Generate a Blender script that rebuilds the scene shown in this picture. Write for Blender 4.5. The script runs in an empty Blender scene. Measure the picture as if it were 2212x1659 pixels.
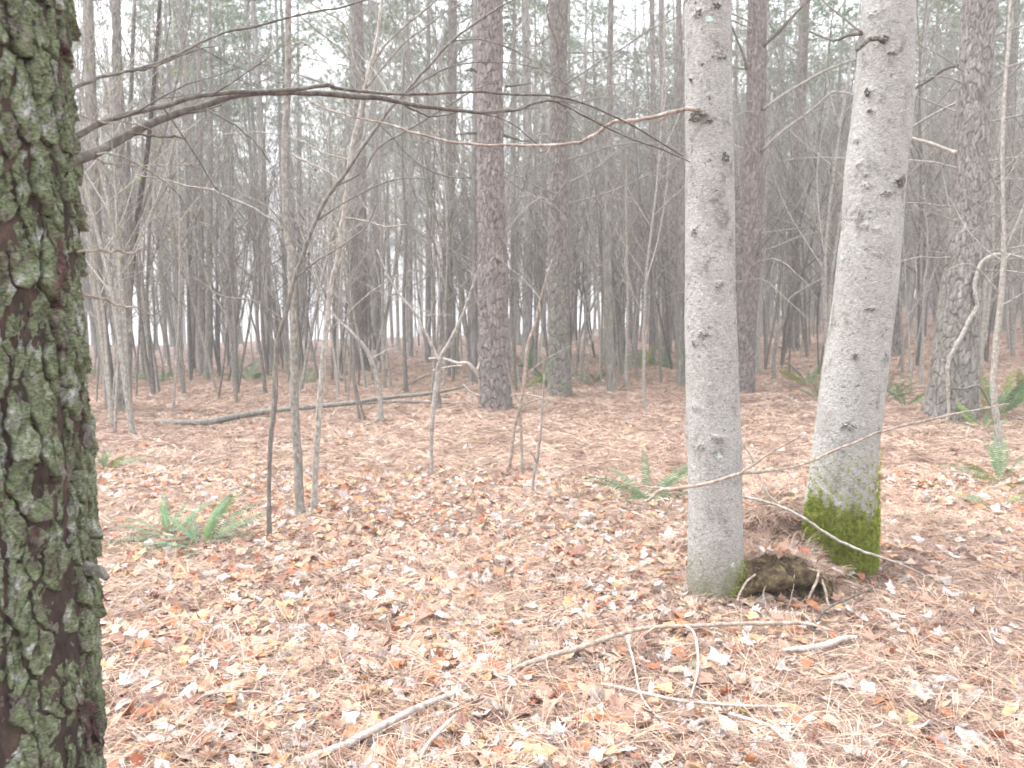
import bpy, math, random
import numpy as np
from mathutils import Vector, Matrix, Euler, Quaternion

rnd = random.Random(7)
rng = np.random.default_rng(7)
scene = bpy.context.scene
COL = scene.collection

# ------------------------------------------------------------------ camera, world, sun, exposure
FPX, CU, CV = 1598.0, 1106.0, 829.5          # focal length and centre of the photograph at 2212 x 1659
PITCH = math.atan(149.5 / FPX)
CAM = Vector((0.0, 0.0, 1.45))
cam_data = bpy.data.cameras.new("camera")
cam = bpy.data.objects.new("camera", cam_data)
COL.objects.link(cam)
cam.location = CAM
cam.rotation_euler = (math.radians(90) - PITCH, 0, 0)
cam_data.sensor_width = 36.0
cam_data.lens = 36.0 * FPX / 2212.0
cam_data.clip_start = 0.05
cam_data.clip_end = 2500
cam_data.dof.use_dof = True
cam_data.dof.focus_distance = 2.8
cam_data.dof.aperture_fstop = 5.0
scene.camera = cam

SUN_EL, SUN_ROT = math.radians(52), math.radians(-35)
world = bpy.data.worlds.new("World")
scene.world = world
world.use_nodes = True
wn, wl = world.node_tree.nodes, world.node_tree.links
wn.clear()
w_out = wn.new("ShaderNodeOutputWorld")
w_bg = wn.new("ShaderNodeBackground")
w_sky = wn.new("ShaderNodeTexSky")
w_sky.sky_type = 'NISHITA'
w_sky.sun_disc = False
w_sky.sun_elevation = SUN_EL
w_sky.sun_rotation = SUN_ROT
w_sky.air_density = 1.0
w_sky.dust_density = 3.0
w_hsv = wn.new("ShaderNodeHueSaturation")
w_hsv.inputs["Saturation"].default_value = 0.25
w_hsv.inputs["Value"].default_value = 1.0
w_mix = wn.new("ShaderNodeMix")
w_mix.data_type = 'RGBA'
w_mix.inputs[0].default_value = 0.45          # an even layer of cloud over the sky
w_mix.inputs[7].default_value = (8.9, 9.0, 9.55, 1)
w_bg.inputs["Strength"].default_value = 0.13
wl.new(w_sky.outputs[0], w_hsv.inputs["Color"])
wl.new(w_hsv.outputs[0], w_mix.inputs[6])
wl.new(w_mix.outputs[2], w_bg.inputs["Color"])
wl.new(w_bg.outputs[0], w_out.inputs[0])

sun_data = bpy.data.lights.new("sun", 'SUN')
sun_data.energy = 1.5
sun_data.angle = math.radians(30)
sun_data.color = (1.0, 0.98, 0.955)
sun = bpy.data.objects.new("sun", sun_data)
COL.objects.link(sun)
sun_dir = Vector((math.sin(SUN_ROT) * math.cos(SUN_EL), math.cos(SUN_ROT) * math.cos(SUN_EL), math.sin(SUN_EL)))
sun_dir = Vector((-0.35, 0.05, 0.93)).normalized()
w_sky.sun_elevation = math.asin(sun_dir.z)
w_sky.sun_rotation = math.atan2(sun_dir.x, sun_dir.y)
sun.rotation_euler = (-sun_dir).to_track_quat('-Z', 'Y').to_euler()

scene.view_settings.view_transform = 'Standard'
scene.view_settings.look = 'None'
scene.view_settings.exposure = 1.95
scene.view_settings.gamma = 1.0
scene.view_settings.use_curve_mapping = False
scene.render.engine = 'CYCLES'
scene.cycles.use_denoising = True
scene.cycles.max_bounces = 5
scene.cycles.diffuse_bounces = 3
scene.cycles.glossy_bounces = 1
scene.cycles.transmission_bounces = 2
scene.cycles.transparent_max_bounces = 4
scene.cycles.volume_bounces = 0
scene.cycles.filter_width = 1.7
scene.cycles.use_adaptive_sampling = True

# ------------------------------------------------------------------ terrain
_ph = np.random.default_rng(3)
_W = [(1.3 * k, _ph.uniform(0, 6.28, 6), _ph.uniform(0, 6.28, 6)) for k in (1, 2.3, 5.1, 11.0, 24.0)]
def sines(x, y, k):
    f, a, p = _W[k]
    s = 0
    for i in range(6):
        s = s + np.sin(f * (x * np.cos(a[i]) + y * np.sin(a[i])) * (0.8 + 0.09 * i) + p[i])
    return s / 6.0
def sstep(a, b, x):
    t = np.clip((x - a) / (b - a), 0, 1)
    return t * t * (3 - 2 * t)
def H(x, y):
    x = np.asarray(x, float); y = np.asarray(y, float)
    s = sstep(3, 30, y)
    h = s * np.where(x > 0, 0.02 * x + 0.05 * np.maximum(x - 1.5, 0), 0.030 * x)
    h = np.clip(h, -0.9, 2.2)
    h = h - 0.055 * np.maximum(y - 58, 0)        # beyond the wood the land falls away
    h = h + 0.10 * sines(x * 0.25, y * 0.25, 0) * sstep(8, 20, y)
    r = np.sqrt(x * x + y * y)
    h = h + (0.034 * sines(x, y, 0) + 0.022 * sines(x, y, 1) + 0.012 * sines(x, y, 2)) * (1 - 0.4 * sstep(10, 30, r))
    h = h + (0.0045 * sines(x, y, 3) + 0.002 * sines(x, y, 4)) * (1 - sstep(8, 14, r))
    # mound of roots and litter between the two pale trunks, with a steep front
    dx, dy = (x - 1.55) / 0.36, (y - 4.28) / 0.42
    m = np.exp(-(dx * dx) - np.where(dy > 0, dy * dy, (dy * 1.75) ** 2))
    h = h + 0.33 * m
    # raised litter at the feet of the nearer trees
    for (bx, by, br, bh) in MOUNDS:
        d2 = ((x - bx) ** 2 + (y - by) ** 2) / (br * br)
        h = h + bh * np.exp(-d2)
    return h
MOUNDS = []
def mound(x, y):
    dx, dy = (x - 1.55) / 0.42, (y - 4.2) / 0.5
    return np.exp(-(dx * dx + dy * dy))
def ray(u, v):
    return Vector(((u - CU) / FPX,
                   math.cos(PITCH) + (CV - v) / FPX * math.sin(PITCH),
                   -math.sin(PITCH) + (CV - v) / FPX * math.cos(PITCH)))
def P(u, v, y):
    d = ray(u, v)
    return CAM + d * (y / d.y)
def G(u, v):
    """where the ray of a point of the photograph meets the ground"""
    d = ray(u, v)
    t = 1.0
    lo = None
    while t < 200:
        p = CAM + d * t
        if p.z < float(H(p.x, p.y)):
            break
        lo = t
        t *= 1.03
    a, b = lo or 0.5, t
    for _ in range(18):
        m = (a + b) / 2
        p = CAM + d * m
        if p.z < float(H(p.x, p.y)): b = m
        else: a = m
    return CAM + d * b
def pxr(w, p):
    """radius of something w photograph pixels wide that stands at p"""
    f = Vector((0, math.cos(PITCH), -math.sin(PITCH)))
    return 0.5 * w * (p - CAM).dot(f) / FPX

# ------------------------------------------------------------------ materials
def nt(name):
    m = bpy.data.materials.new(name)
    m.use_nodes = True
    n, l = m.node_tree.nodes, m.node_tree.links
    b = n["Principled BSDF"]
    b.inputs["Specular IOR Level"].default_value = 0.2
    return m, n, l, b
def ramp(n, stops, interp='LINEAR'):
    r = n.new("ShaderNodeValToRGB")
    r.color_ramp.interpolation = interp
    e = r.color_ramp.elements
    while len(e) < len(stops): e.new(0.5)
    for i, (p, c) in enumerate(stops):
        e[i].position = p
        e[i].color = (*c, 1)
    return r
def coords(n, l, scale):
    tc = n.new("ShaderNodeTexCoord")
    mp = n.new("ShaderNodeMapping")
    mp.inputs["Scale"].default_value = scale
    l.new(tc.outputs["Object"], mp.inputs["Vector"])
    return mp
def noise(n, l, mp, scale, detail=5, rough=0.6, dist=0.0):
    t = n.new("ShaderNodeTexNoise")
    t.inputs["Scale"].default_value = scale
    t.inputs["Detail"].default_value = detail
    t.inputs["Roughness"].default_value = rough
    t.inputs["Distortion"].default_value = dist
    l.new(mp.outputs[0], t.inputs["Vector"])
    return t
def mixc(n, l, fac, a, b, mode='MIX'):
    m = n.new("ShaderNodeMix")
    m.data_type = 'RGBA'
    m.blend_type = mode
    for sock, val in ((m.inputs[0], fac), (m.inputs[6], a), (m.inputs[7], b)):
        if isinstance(val, (int, float)): sock.default_value = val
        elif isinstance(val, tuple): sock.default_value = (*val, 1)
        else: l.new(val, sock)
    return m.outputs[2]
def bump(n, l, b, h, strength, dist):
    bp = n.new("ShaderNodeBump")
    bp.inputs["Strength"].default_value = strength
    bp.inputs["Distance"].default_value = dist
    l.new(h, bp.inputs["Height"])
    l.new(bp.outputs[0], b.inputs["Normal"])
    return bp
def objrand(n):
    return n.new("ShaderNodeObjectInfo").outputs["Random"]

def mat_plate():
    m, n, l, b = nt("lichen_bark")
    mp = coords(n, l, (1, 1, 1))
    n1 = noise(n, l, mp, 20, 8, 0.78, 0.5)
    r1 = ramp(n, [(0.33, (0.12, 0.085, 0.075)), (0.41, (0.215, 0.19, 0.17)), (0.46, (0.155, 0.185, 0.095)), (0.53, (0.21, 0.245, 0.145)), (0.59, (0.33, 0.335, 0.29)), (0.67, (0.50, 0.50, 0.48))])
    l.new(n1.outputs[0], r1.inputs[0])
    n2 = noise(n, l, coords(n, l, (1, 1, 0.5)), 9, 4, 0.6, 0.3)
    r2 = ramp(n, [(0.56, (0, 0, 0)), (0.64, (1, 1, 1))])
    l.new(n2.outputs[0], r2.inputs[0])
    c = mixc(n, l, r2.outputs[0], r1.outputs[0], (0.10, 0.055, 0.052))
    n3 = noise(n, l, coords(n, l, (1, 1, 2.4)), 130, 4, 0.7)
    r3 = ramp(n, [(0.34, (0.42, 0.40, 0.40)), (0.5, (0.95, 0.95, 0.95)), (0.66, (1.5, 1.5, 1.5))])
    l.new(n3.outputs[0], r3.inputs[0])
    c = mixc(n, l, 1.0, c, r3.outputs[0], 'MULTIPLY')
    l.new(c, b.inputs["Base Color"])
    b.inputs["Roughness"].default_value = 0.95
    bump(n, l, b, n3.outputs[0], 1.0, 0.006)
    return m
def mat_furrow():
    m, n, l, b = nt("furrow_bark")
    n1 = noise(n, l, coords(n, l, (1, 1, 0.4)), 30, 6, 0.7)
    r1 = ramp(n, [(0.3, (0.022, 0.016, 0.014)), (0.55, (0.065, 0.047, 0.038)), (0.75, (0.15, 0.09, 0.07))])
    l.new(n1.outputs[0], r1.inputs[0])
    l.new(r1.outputs[0], b.inputs["Base Color"])
    b.inputs["Roughness"].default_value = 0.95
    bump(n, l, b, n1.outputs[0], 0.8, 0.006)
    return m
def mat_pine(name, plate, furrow, lich, lich_amt, scale=26.0, lowgreen=True):
    m, n, l, b = nt(name)
    mp = coords(n, l, (1, 1, 0.28))
    at = n.new("ShaderNodeAttribute"); at.attribute_name = "plate"
    n1 = noise(n, l, mp, scale, 6, 0.7, 0.3)
    r1 = ramp(n, [(0.32, tuple(0.45 * c for c in plate)), (0.5, plate), (0.68, tuple(1.7 * c for c in plate))])
    l.new(n1.outputs[0], r1.inputs[0])
    n2 = noise(n, l, coords(n, l, (1, 1, 0.6)), 5.0, 5, 0.65)
    r2 = ramp(n, [(0.62 - 0.3 * lich_amt, (0, 0, 0)), (0.78 - 0.3 * lich_amt, (1, 1, 1))])
    l.new(n2.outputs[0], r2.inputs[0])
    fac = r2.outputs[0]
    if lowgreen:                               # algae grows on the lowest metres of the trunk
        tc = n.new("ShaderNodeTexCoord"); sx = n.new("ShaderNodeSeparateXYZ")
        l.new(tc.outputs["Object"], sx.inputs[0])
        mr = n.new("ShaderNodeMapRange"); mr.inputs[1].default_value = 0.3; mr.inputs[2].default_value = 2.8
        mr.inputs[3].default_value = 0.75; mr.inputs[4].default_value = 0.12
        l.new(sx.outputs[2], mr.inputs[0])
        mu = n.new("ShaderNodeMath"); mu.operation = 'MULTIPLY'
        l.new(fac, mu.inputs[0]); l.new(mr.outputs[0], mu.inputs[1])
        fac = mu.outputs[0]
    c = mixc(n, l, fac, r1.outputs[0], lich)
    c = mixc(n, l, at.outputs["Fac"], furrow, c)
    l.new(c, b.inputs["Base Color"])
    b.inputs["Roughness"].default_value = 0.9
    bump(n, l, b, n1.outputs[0], 0.6, 0.012)
    return m
def mat_simple(name, stops, scale=20, stretch=(1, 1, 1), bs=0.4, bd=0.004, rough=0.85, per_object=0.0, trans=0.0):
    m, n, l, b = nt(name)
    n1 = noise(n, l, coords(n, l, stretch), scale, 6, 0.65, 0.2)
    r1 = ramp(n, stops)
    l.new(n1.outputs[0], r1.inputs[0])
    c = r1.outputs[0]
    if per_object > 0:
        hs = n.new("ShaderNodeHueSaturation")
        mr = n.new("ShaderNodeMapRange")
        mr.inputs[3].default_value = 1 - per_object; mr.inputs[4].default_value = 1 + per_object
        l.new(objrand(n), mr.inputs[0]); l.new(mr.outputs[0], hs.inputs["Value"])
        l.new(c, hs.inputs["Color"]); c = hs.outputs[0]
    l.new(c, b.inputs["Base Color"])
    b.inputs["Roughness"].default_value = rough
    if bs: bump(n, l, b, n1.outputs[0], bs, bd)
    if trans > 0:
        tr = n.new("ShaderNodeBsdfTranslucent"); ms = n.new("ShaderNodeMixShader")
        l.new(c, tr.inputs[0]); ms.inputs[0].default_value = trans
        l.new(b.outputs[0], ms.inputs[1]); l.new(tr.outputs[0], ms.inputs[2])
        l.new(ms.outputs[0], n["Material Output"].inputs[0])
    return m
def mat_pale():
    m, n, l, b = nt("pale_rough_bark")
    nf = noise(n, l, coords(n, l, (1, 1, 3.0)), 62, 6, 0.85)
    rf = ramp(n, [(0.33, (0.15, 0.135, 0.125)), (0.42, (0.36, 0.35, 0.33)), (0.54, (0.53, 0.52, 0.50)), (0.66, (0.74, 0.735, 0.72))])
    l.new(nf.outputs[0], rf.inputs[0])
    nm = noise(n, l, coords(n, l, (1, 1, 0.7)), 9, 6, 0.7, 0.5)
    rm = ramp(n, [(0.33, (0.50, 0.49, 0.46)), (0.44, (0.92, 0.92, 0.90)), (0.60, (1.05, 1.05, 1.04))])
    l.new(nm.outputs[0], rm.inputs[0])
    c = mixc(n, l, 1.0, rf.outputs[0], rm.outputs[0], 'MULTIPLY')
    ns = noise(n, l, coords(n, l, (1, 1, 1.3)), 24, 5, 0.7)
    rs = ramp(n, [(0.31, (1, 1, 1)), (0.39, (0, 0, 0))])
    l.new(ns.outputs[0], rs.inputs[0])
    c = mixc(n, l, rs.outputs[0], c, (0.13, 0.12, 0.09))
    nw = noise(n, l, coords(n, l, (1, 1, 3.2)), 8, 7, 0.78, 1.6)
    rw = ramp(n, [(0.30, (0.55, 0.53, 0.50)), (0.38, (0.93, 0.92, 0.91)), (0.60, (1.0, 1.0, 1.0)), (0.72, (1.12, 1.13, 1.14))])
    l.new(nw.outputs[0], rw.inputs[0])
    c = mixc(n, l, 1.0, c, rw.outputs[0], 'MULTIPLY')
    # mossy, darker foot
    tc = n.new("ShaderNodeTexCoord"); sx = n.new("ShaderNodeSeparateXYZ")
    l.new(tc.outputs["Object"], sx.inputs[0])
    ad = n.new("ShaderNodeMath"); ad.operation = 'MULTIPLY_ADD'
    l.new(nm.outputs[0], ad.inputs[0]); ad.inputs[1].default_value = -0.55; l.new(sx.outputs[2], ad.inputs[2])
    mr = n.new("ShaderNodeMapRange"); mr.inputs[1].default_value = -0.26; mr.inputs[2].default_value = 0.02
    mr.inputs[3].default_value = 0.8; mr.inputs[4].default_value = 0.0
    l.new(ad.outputs[0], mr.inputs[0])
    c = mixc(n, l, mr.outputs[0], c, (0.14, 0.14, 0.06))
    l.new(c, b.inputs["Base Color"])
    b.inputs["Roughness"].default_value = 0.9
    bump(n, l, b, nf.outputs[0], 1.0, 0.010)
    return m
def mat_leaf():
    m, n, l, b = nt("fallen_leaf")
    r = ramp(n, [(0.0, (0.44, 0.20, 0.10)), (0.07, (0.52, 0.33, 0.18)), (0.17, (0.50, 0.33, 0.235)), (0.36, (0.40, 0.25, 0.19)),
                 (0.48, (0.52, 0.42, 0.33)), (0.60, (0.46, 0.42, 0.40)), (0.75, (0.60, 0.57, 0.55)), (0.84, (0.24, 0.13, 0.10)), (0.93, (0.42, 0.15, 0.08)), (0.975, (0.58, 0.47, 0.25))], 'CONSTANT')
    l.new(objrand(n), r.inputs[0])
    n1 = noise(n, l, coords(n, l, (1, 1, 1)), 45, 4, 0.6)
    r1 = ramp(n, [(0.3, (0.7, 0.68, 0.66)), (0.6, (1.12, 1.12, 1.12))])
    l.new(n1.outputs[0], r1.inputs[0])
    c = mixc(n, l, 1.0, r.outputs[0], r1.outputs[0], 'MULTIPLY')
    l.new(c, b.inputs["Base Color"])
    b.inputs["Roughness"].default_value = 0.6
    b.inputs["Specular IOR Level"].default_value = 0.35
    tr = n.new("ShaderNodeBsdfTranslucent"); ms = n.new("ShaderNodeMixShader")
    l.new(c, tr.inputs[0]); ms.inputs[0].default_value = 0.2
    l.new(b.outputs[0], ms.inputs[1]); l.new(tr.outputs[0], ms.inputs[2])
    l.new(ms.outputs[0], n["Material Output"].inputs[0])
    return m
def mat_needle():
    m, n, l, b = nt("dry_pine_needle")
    at = n.new("ShaderNodeAttribute"); at.attribute_name = "tone"
    r = ramp(n, [(0.0, (0.11, 0.07, 0.055)), (0.35, (0.28, 0.185, 0.145)), (0.7, (0.46, 0.325, 0.25)), (1.0, (0.68, 0.54, 0.42))])
    l.new(at.outputs["Fac"], r.inputs[0])
    ge = n.new("ShaderNodeNewGeometry")
    nn = n.new("ShaderNodeTexNoise"); nn.inputs["Scale"].default_value = 2.2; nn.inputs["Detail"].default_value = 5; nn.inputs["Roughness"].default_value = 0.7
    l.new(ge.outputs["Position"], nn.inputs["Vector"])
    rr = ramp(n, [(0.34, (0.66, 0.61, 0.60)), (0.48, (1.0, 1.0, 0.99)), (0.62, (1.15, 1.17, 1.17))])
    l.new(nn.outputs[0], rr.inputs[0])
    l.new(mixc(n, l, 1.0, r.outputs[0], rr.outputs[0], 'MULTIPLY'), b.inputs["Base Color"])
    b.inputs["Roughness"].default_value = 0.55
    b.inputs["Specular IOR Level"].default_value = 0.35
    return m
def mat_floor():
    m, n, l, b = nt("needle_litter_ground")
    tc = n.new("ShaderNodeTexCoord")
    mp = n.new("ShaderNodeMapping"); l.new(tc.outputs["Object"], mp.inputs[0])
    n1 = noise(n, l, mp, 42, 7, 0.8, 1.2)
    r1 = ramp(n, [(0.30, (0.08, 0.05, 0.04)), (0.42, (0.17, 0.115, 0.095)), (0.55, (0.29, 0.215, 0.185)), (0.70, (0.50, 0.42, 0.38))])
    l.new(n1.outputs[0], r1.inputs[0])
    n2 = noise(n, l, mp, 0.55, 5, 0.6, 0.4)
    r2 = ramp(n, [(0.40, (0.88, 0.83, 0.80)), (0.60, (1.05, 1.04, 1.03))])
    l.new(n2.outputs[0], r2.inputs[0])
    c = mixc(n, l, 1.0, r1.outputs[0], r2.outputs[0], 'MULTIPLY')
    l.new(c, b.inputs["Base Color"])
    b.inputs["Roughness"].default_value = 0.95
    bump(n, l, b, n1.outputs[0], 0.8, 0.03)
    return m

M = {}
M['plate'] = mat_plate()
M['furrow'] = mat_furrow()
M['pine'] = mat_pine("grey_pine_bark", (0.245, 0.23, 0.21), (0.075, 0.055, 0.05), (0.19, 0.205, 0.16), 0.5)
M['pine_red'] = mat_pine("reddish_pine_bark", (0.235, 0.205, 0.192), (0.07, 0.052, 0.047), (0.18, 0.185, 0.15), 0.45)
M['pine_green'] = mat_pine("green_grey_pine_bark", (0.23, 0.21, 0.19), (0.07, 0.053, 0.047), (0.19, 0.215, 0.155), 0.65)
M['pine_far'] = mat_simple("far_pine_bark", [(0.3, (0.17, 0.16, 0.15)), (0.5, (0.31, 0.295, 0.28)), (0.7, (0.47, 0.455, 0.44))], 11, (1, 1, 0.3), 0.5, 0.02, 0.9, 0.25)
M['pale'] = mat_pale()
M['sapling'] = mat_simple("sapling_bark", [(0.3, (0.15, 0.135, 0.115)), (0.5, (0.29, 0.27, 0.235)), (0.7, (0.46, 0.45, 0.41))], 45, (1, 1, 0.6), 0.4, 0.002, 0.85, 0.22)
M['sapling_dark'] = mat_simple("dark_sapling_bark", [(0.3, (0.09, 0.08, 0.07)), (0.55, (0.18, 0.165, 0.145)), (0.75, (0.32, 0.305, 0.28))], 40, (1, 1, 0.5), 0.4, 0.002, 0.85, 0.15)
M['deadwood'] = mat_simple("dead_branch_wood", [(0.3, (0.15, 0.135, 0.12)), (0.5, (0.27, 0.25, 0.225)), (0.7, (0.45, 0.43, 0.40))], 30, (1, 1, 1), 0.4, 0.002, 0.85, 0.2)
M['branch_dark'] = mat_simple("dark_living_branch", [(0.3, (0.055, 0.045, 0.04)), (0.5, (0.12, 0.105, 0.09)), (0.7, (0.20, 0.185, 0.155))], 50, (1, 1, 1), 0.5, 0.002)
M['bleached'] = mat_simple("bleached_wood", [(0.3, (0.22, 0.175, 0.15)), (0.5, (0.40, 0.35, 0.31)), (0.7, (0.60, 0.57, 0.53))], 40, (1, 1, 1), 0.4, 0.002)
M['stick'] = mat_simple("weathered_stick", [(0.3, (0.15, 0.11, 0.085)), (0.5, (0.30, 0.245, 0.20)), (0.7, (0.48, 0.43, 0.38))], 45, (1, 1, 1), 0.5, 0.002)
M['knot'] = mat_simple("knot_bark", [(0.35, (0.05, 0.045, 0.035)), (0.5, (0.13, 0.12, 0.10)), (0.68, (0.30, 0.29, 0.26))], 60, (1, 1, 1), 0.8, 0.006)
M['log'] = mat_simple("grey_log_bark", [(0.3, (0.09, 0.08, 0.07)), (0.5, (0.19, 0.175, 0.155)), (0.7, (0.34, 0.32, 0.29))], 30, (1, 1, 1), 0.6, 0.006)
M['brownbranch'] = mat_simple("brown_dead_branch", [(0.3, (0.12, 0.09, 0.075)), (0.5, (0.26, 0.21, 0.18)), (0.7, (0.52, 0.46, 0.41))], 25, (1, 1, 1), 0.5, 0.003)
M['scar'] = mat_simple("scar_bark", [(0.35, (0.09, 0.085, 0.07)), (0.48, (0.21, 0.20, 0.18)), (0.60, (0.42, 0.41, 0.39))], 70, (1, 1, 2), 0.9, 0.006)
M['lichen'] = mat_simple("pale_blue_lichen", [(0.35, (0.33, 0.40, 0.38)), (0.6, (0.55, 0.64, 0.62))], 90, (1, 1, 1), 0.8, 0.003)
M['moss'] = mat_simple("green_moss", [(0.3, (0.13, 0.14, 0.03)), (0.5, (0.29, 0.34, 0.05)), (0.7, (0.48, 0.50, 0.13))], 40, (1, 1, 1), 0, 0, 0.8, 0, 0.25)
M['root'] = mat_simple("mossy_root_face", [(0.3, (0.02, 0.014, 0.01)), (0.48, (0.07, 0.048, 0.028)), (0.6, (0.13, 0.105, 0.05)), (0.75, (0.22, 0.16, 0.10))], 28, (1, 1, 1), 1.0, 0.012)
M['crown'] = mat_simple("pine_foliage", [(0.35, (0.10, 0.15, 0.07)), (0.55, (0.15, 0.215, 0.11)), (0.7, (0.20, 0.27, 0.15))], 1.2, (1, 1, 1), 0, 0, 0.6, 0.25, 0.6)
M['fern'] = mat_simple("fern_frond", [(0.35, (0.085, 0.17, 0.085)), (0.6, (0.17, 0.28, 0.155))], 14, (1, 1, 1), 0, 0, 0.45, 0.25, 0.3)
M['fern_yellow'] = mat_simple("olive_fern_frond", [(0.35, (0.13, 0.19, 0.03)), (0.6, (0.22, 0.28, 0.07))], 14, (1, 1, 1), 0, 0, 0.5, 0.2, 0.3)
M['greenleaf'] = mat_simple("fresh_leaf", [(0.35, (0.13, 0.22, 0.05)), (0.6, (0.26, 0.36, 0.08))], 8, (1, 1, 1), 0, 0, 0.5, 0.2, 0.4)
M['leaf'] = mat_leaf()
M['needle'] = mat_needle()
M['floor'] = mat_floor()

# ------------------------------------------------------------------ mesh building
class MB:
    def __init__(s):
        s.v, s.q, s.t, s.n = [], [], [], 0
        s.attr = []
    def add(s, verts, quads=None, tris=None, attr=None):
        verts = np.asarray(verts, float).reshape(-1, 3)
        s.v.append(verts)
        if quads is not None and len(quads): s.q.append(np.asarray(quads, int).reshape(-1, 4) + s.n)
        if tris is not None and len(tris): s.t.append(np.asarray(tris, int).reshape(-1, 3) + s.n)
        s.attr.append(np.full(len(verts), 1.0) if attr is None else np.broadcast_to(np.asarray(attr, float), (len(verts),)))
        s.n += len(verts)
    def tube(s, pts, rad, sides=6, cap=True, wob=0.0, r=None):
        p = np.asarray(pts, float).reshape(-1, 3); k = len(p)
        rad = np.asarray(rad, float)
        if rad.ndim == 0: rad = np.full(k, float(rad))
        t = np.gradient(p, axis=0)
        t /= np.linalg.norm(t, axis=1)[:, None] + 1e-12
        d = p[-1] - p[0]
        ref = np.eye(3)[int(np.argmin(np.abs(d)))]
        a = np.cross(t, ref); a /= np.linalg.norm(a, axis=1)[:, None] + 1e-12
        b = np.cross(t, a)
        th = np.arange(sides) * 2 * math.pi / sides
        rr = rad[:, None] * np.ones((1, sides))
        if wob: rr = rr * (1 + wob * (r or rng).normal(size=(k, sides)))
        v = p[:, None, :] + rr[..., None] * (np.cos(th)[None, :, None] * a[:, None, :] + np.sin(th)[None, :, None] * b[:, None, :])
        i = np.arange(k - 1)[:, None] * sides; j = np.arange(sides)[None, :]; j2 = (j + 1) % sides
        q = np.stack([i + j, i + j2, i + sides + j2, i + sides + j], -1).reshape(-1, 4)
        v = v.reshape(-1, 3)
        tr = []
        if cap:
            v = np.vstack([v, p[0], p[-1]])
            n0, n1 = k * sides, k * sides + 1
            jj = np.arange(sides); jn = (jj + 1) % sides
            tr = np.vstack([np.stack([np.full(sides, n0), jn, jj], -1), np.stack([np.full(sides, n1), (k - 1) * sides + jj, (k - 1) * sides + jn], -1)])
        s.add(v, q, tr)
    def mesh(s, name, mat, org=(0, 0, 0), smooth=True, attr_name=None):
        me = bpy.data.meshes.new(name)
        v = np.vstack(s.v) - np.asarray(org)
        q = np.vstack(s.q) if s.q else np.zeros((0, 4), int)
        t = np.vstack(s.t) if s.t else np.zeros((0, 3), int)
        me.vertices.add(len(v)); me.vertices.foreach_set("co", v.astype(np.float32).ravel())
        nl = q.size + t.size
        me.loops.add(nl)
        me.loops.foreach_set("vertex_index", np.concatenate([q.ravel(), t.ravel()]).astype(np.int32))
        me.polygons.add(len(q) + len(t))
        st = np.concatenate([np.arange(len(q)) * 4, q.size + np.arange(len(t)) * 3]).astype(np.int32)
        me.polygons.foreach_set("loop_start", st)
        me.polygons.foreach_set("use_smooth", np.full(len(st), smooth))
        if attr_name:
            at = me.attributes.new(attr_name, 'FLOAT', 'POINT')
            at.data.foreach_set("value", np.concatenate(s.attr).astype(np.float32))
        me.update(calc_edges=True)
        me.materials.append(mat)
        return me

ORG = {}
def tag(o, label=None, cat=None, group=None, kind=None):
    if label: o['label'] = label
    if cat: o['category'] = cat
    if group: o['group'] = group
    if kind: o['kind'] = kind
    return o
def empty(name, loc):
    o = bpy.data.objects.new(name, None); COL.objects.link(o)
    o.location = loc; o.empty_display_size = 0.2
    ORG[o.name] = Vector(loc)
    return o
def part(name, mb, mat, parent=None, loc=None, smooth=True, attr_name=None, label=None, kind=None):
    """ONE mesh object built from world coordinates, under its thing when one is given"""
    if parent is not None: org = ORG[parent.name]
    else: org = Vector(loc if loc is not None else (0, 0, 0))
    o = bpy.data.objects.new(name, mb.mesh(name, mat, org, smooth, attr_name)); COL.objects.link(o)
    if parent is not None:
        o.parent = parent; ORG[o.name] = org
    else:
        o.location = org; ORG[o.name] = org
    tag(o, label=label, kind=kind)
    return o
def obj_from(name, me, parent=None, loc=(0, 0, 0), rot=(0, 0, 0), sc=1.0):
    o = bpy.data.objects.new(name, me); COL.objects.link(o)
    if parent is not None: o.parent = parent
    o.location = loc; o.rotation_euler = rot; o.scale = (sc, sc, sc) if not hasattr(sc, '__len__') else sc
    return o

def crom(pts, per=6):
    """smooth curve through control points; rows may hold extra columns (radius)"""
    p = np.asarray(pts, float)
    if len(p) < 3: per = max(per, 4)
    q = np.vstack([2 * p[0] - p[1], p, 2 * p[-1] - p[-2]])
    out = []
    for i in range(1, len(q) - 2):
        a, b, c, d = q[i - 1], q[i], q[i + 1], q[i + 2]
        for s in range(per):
            t = s / per
            out.append(0.5 * ((2 * b) + (-a + c) * t + (2 * a - 5 * b + 4 * c - d) * t * t + (-a + 3 * b - 3 * c + d) * t ** 3))
    out.append(p[-1])
    return np.array(out)
def wiggle(path, amp, r=rng):
    k = len(path)
    j = r.normal(size=(k, 3)) * amp
    j[0] = 0
    out = path.copy(); out[:, :3] += (j + np.roll(j, 1, 0)) / 2
    return out

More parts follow.
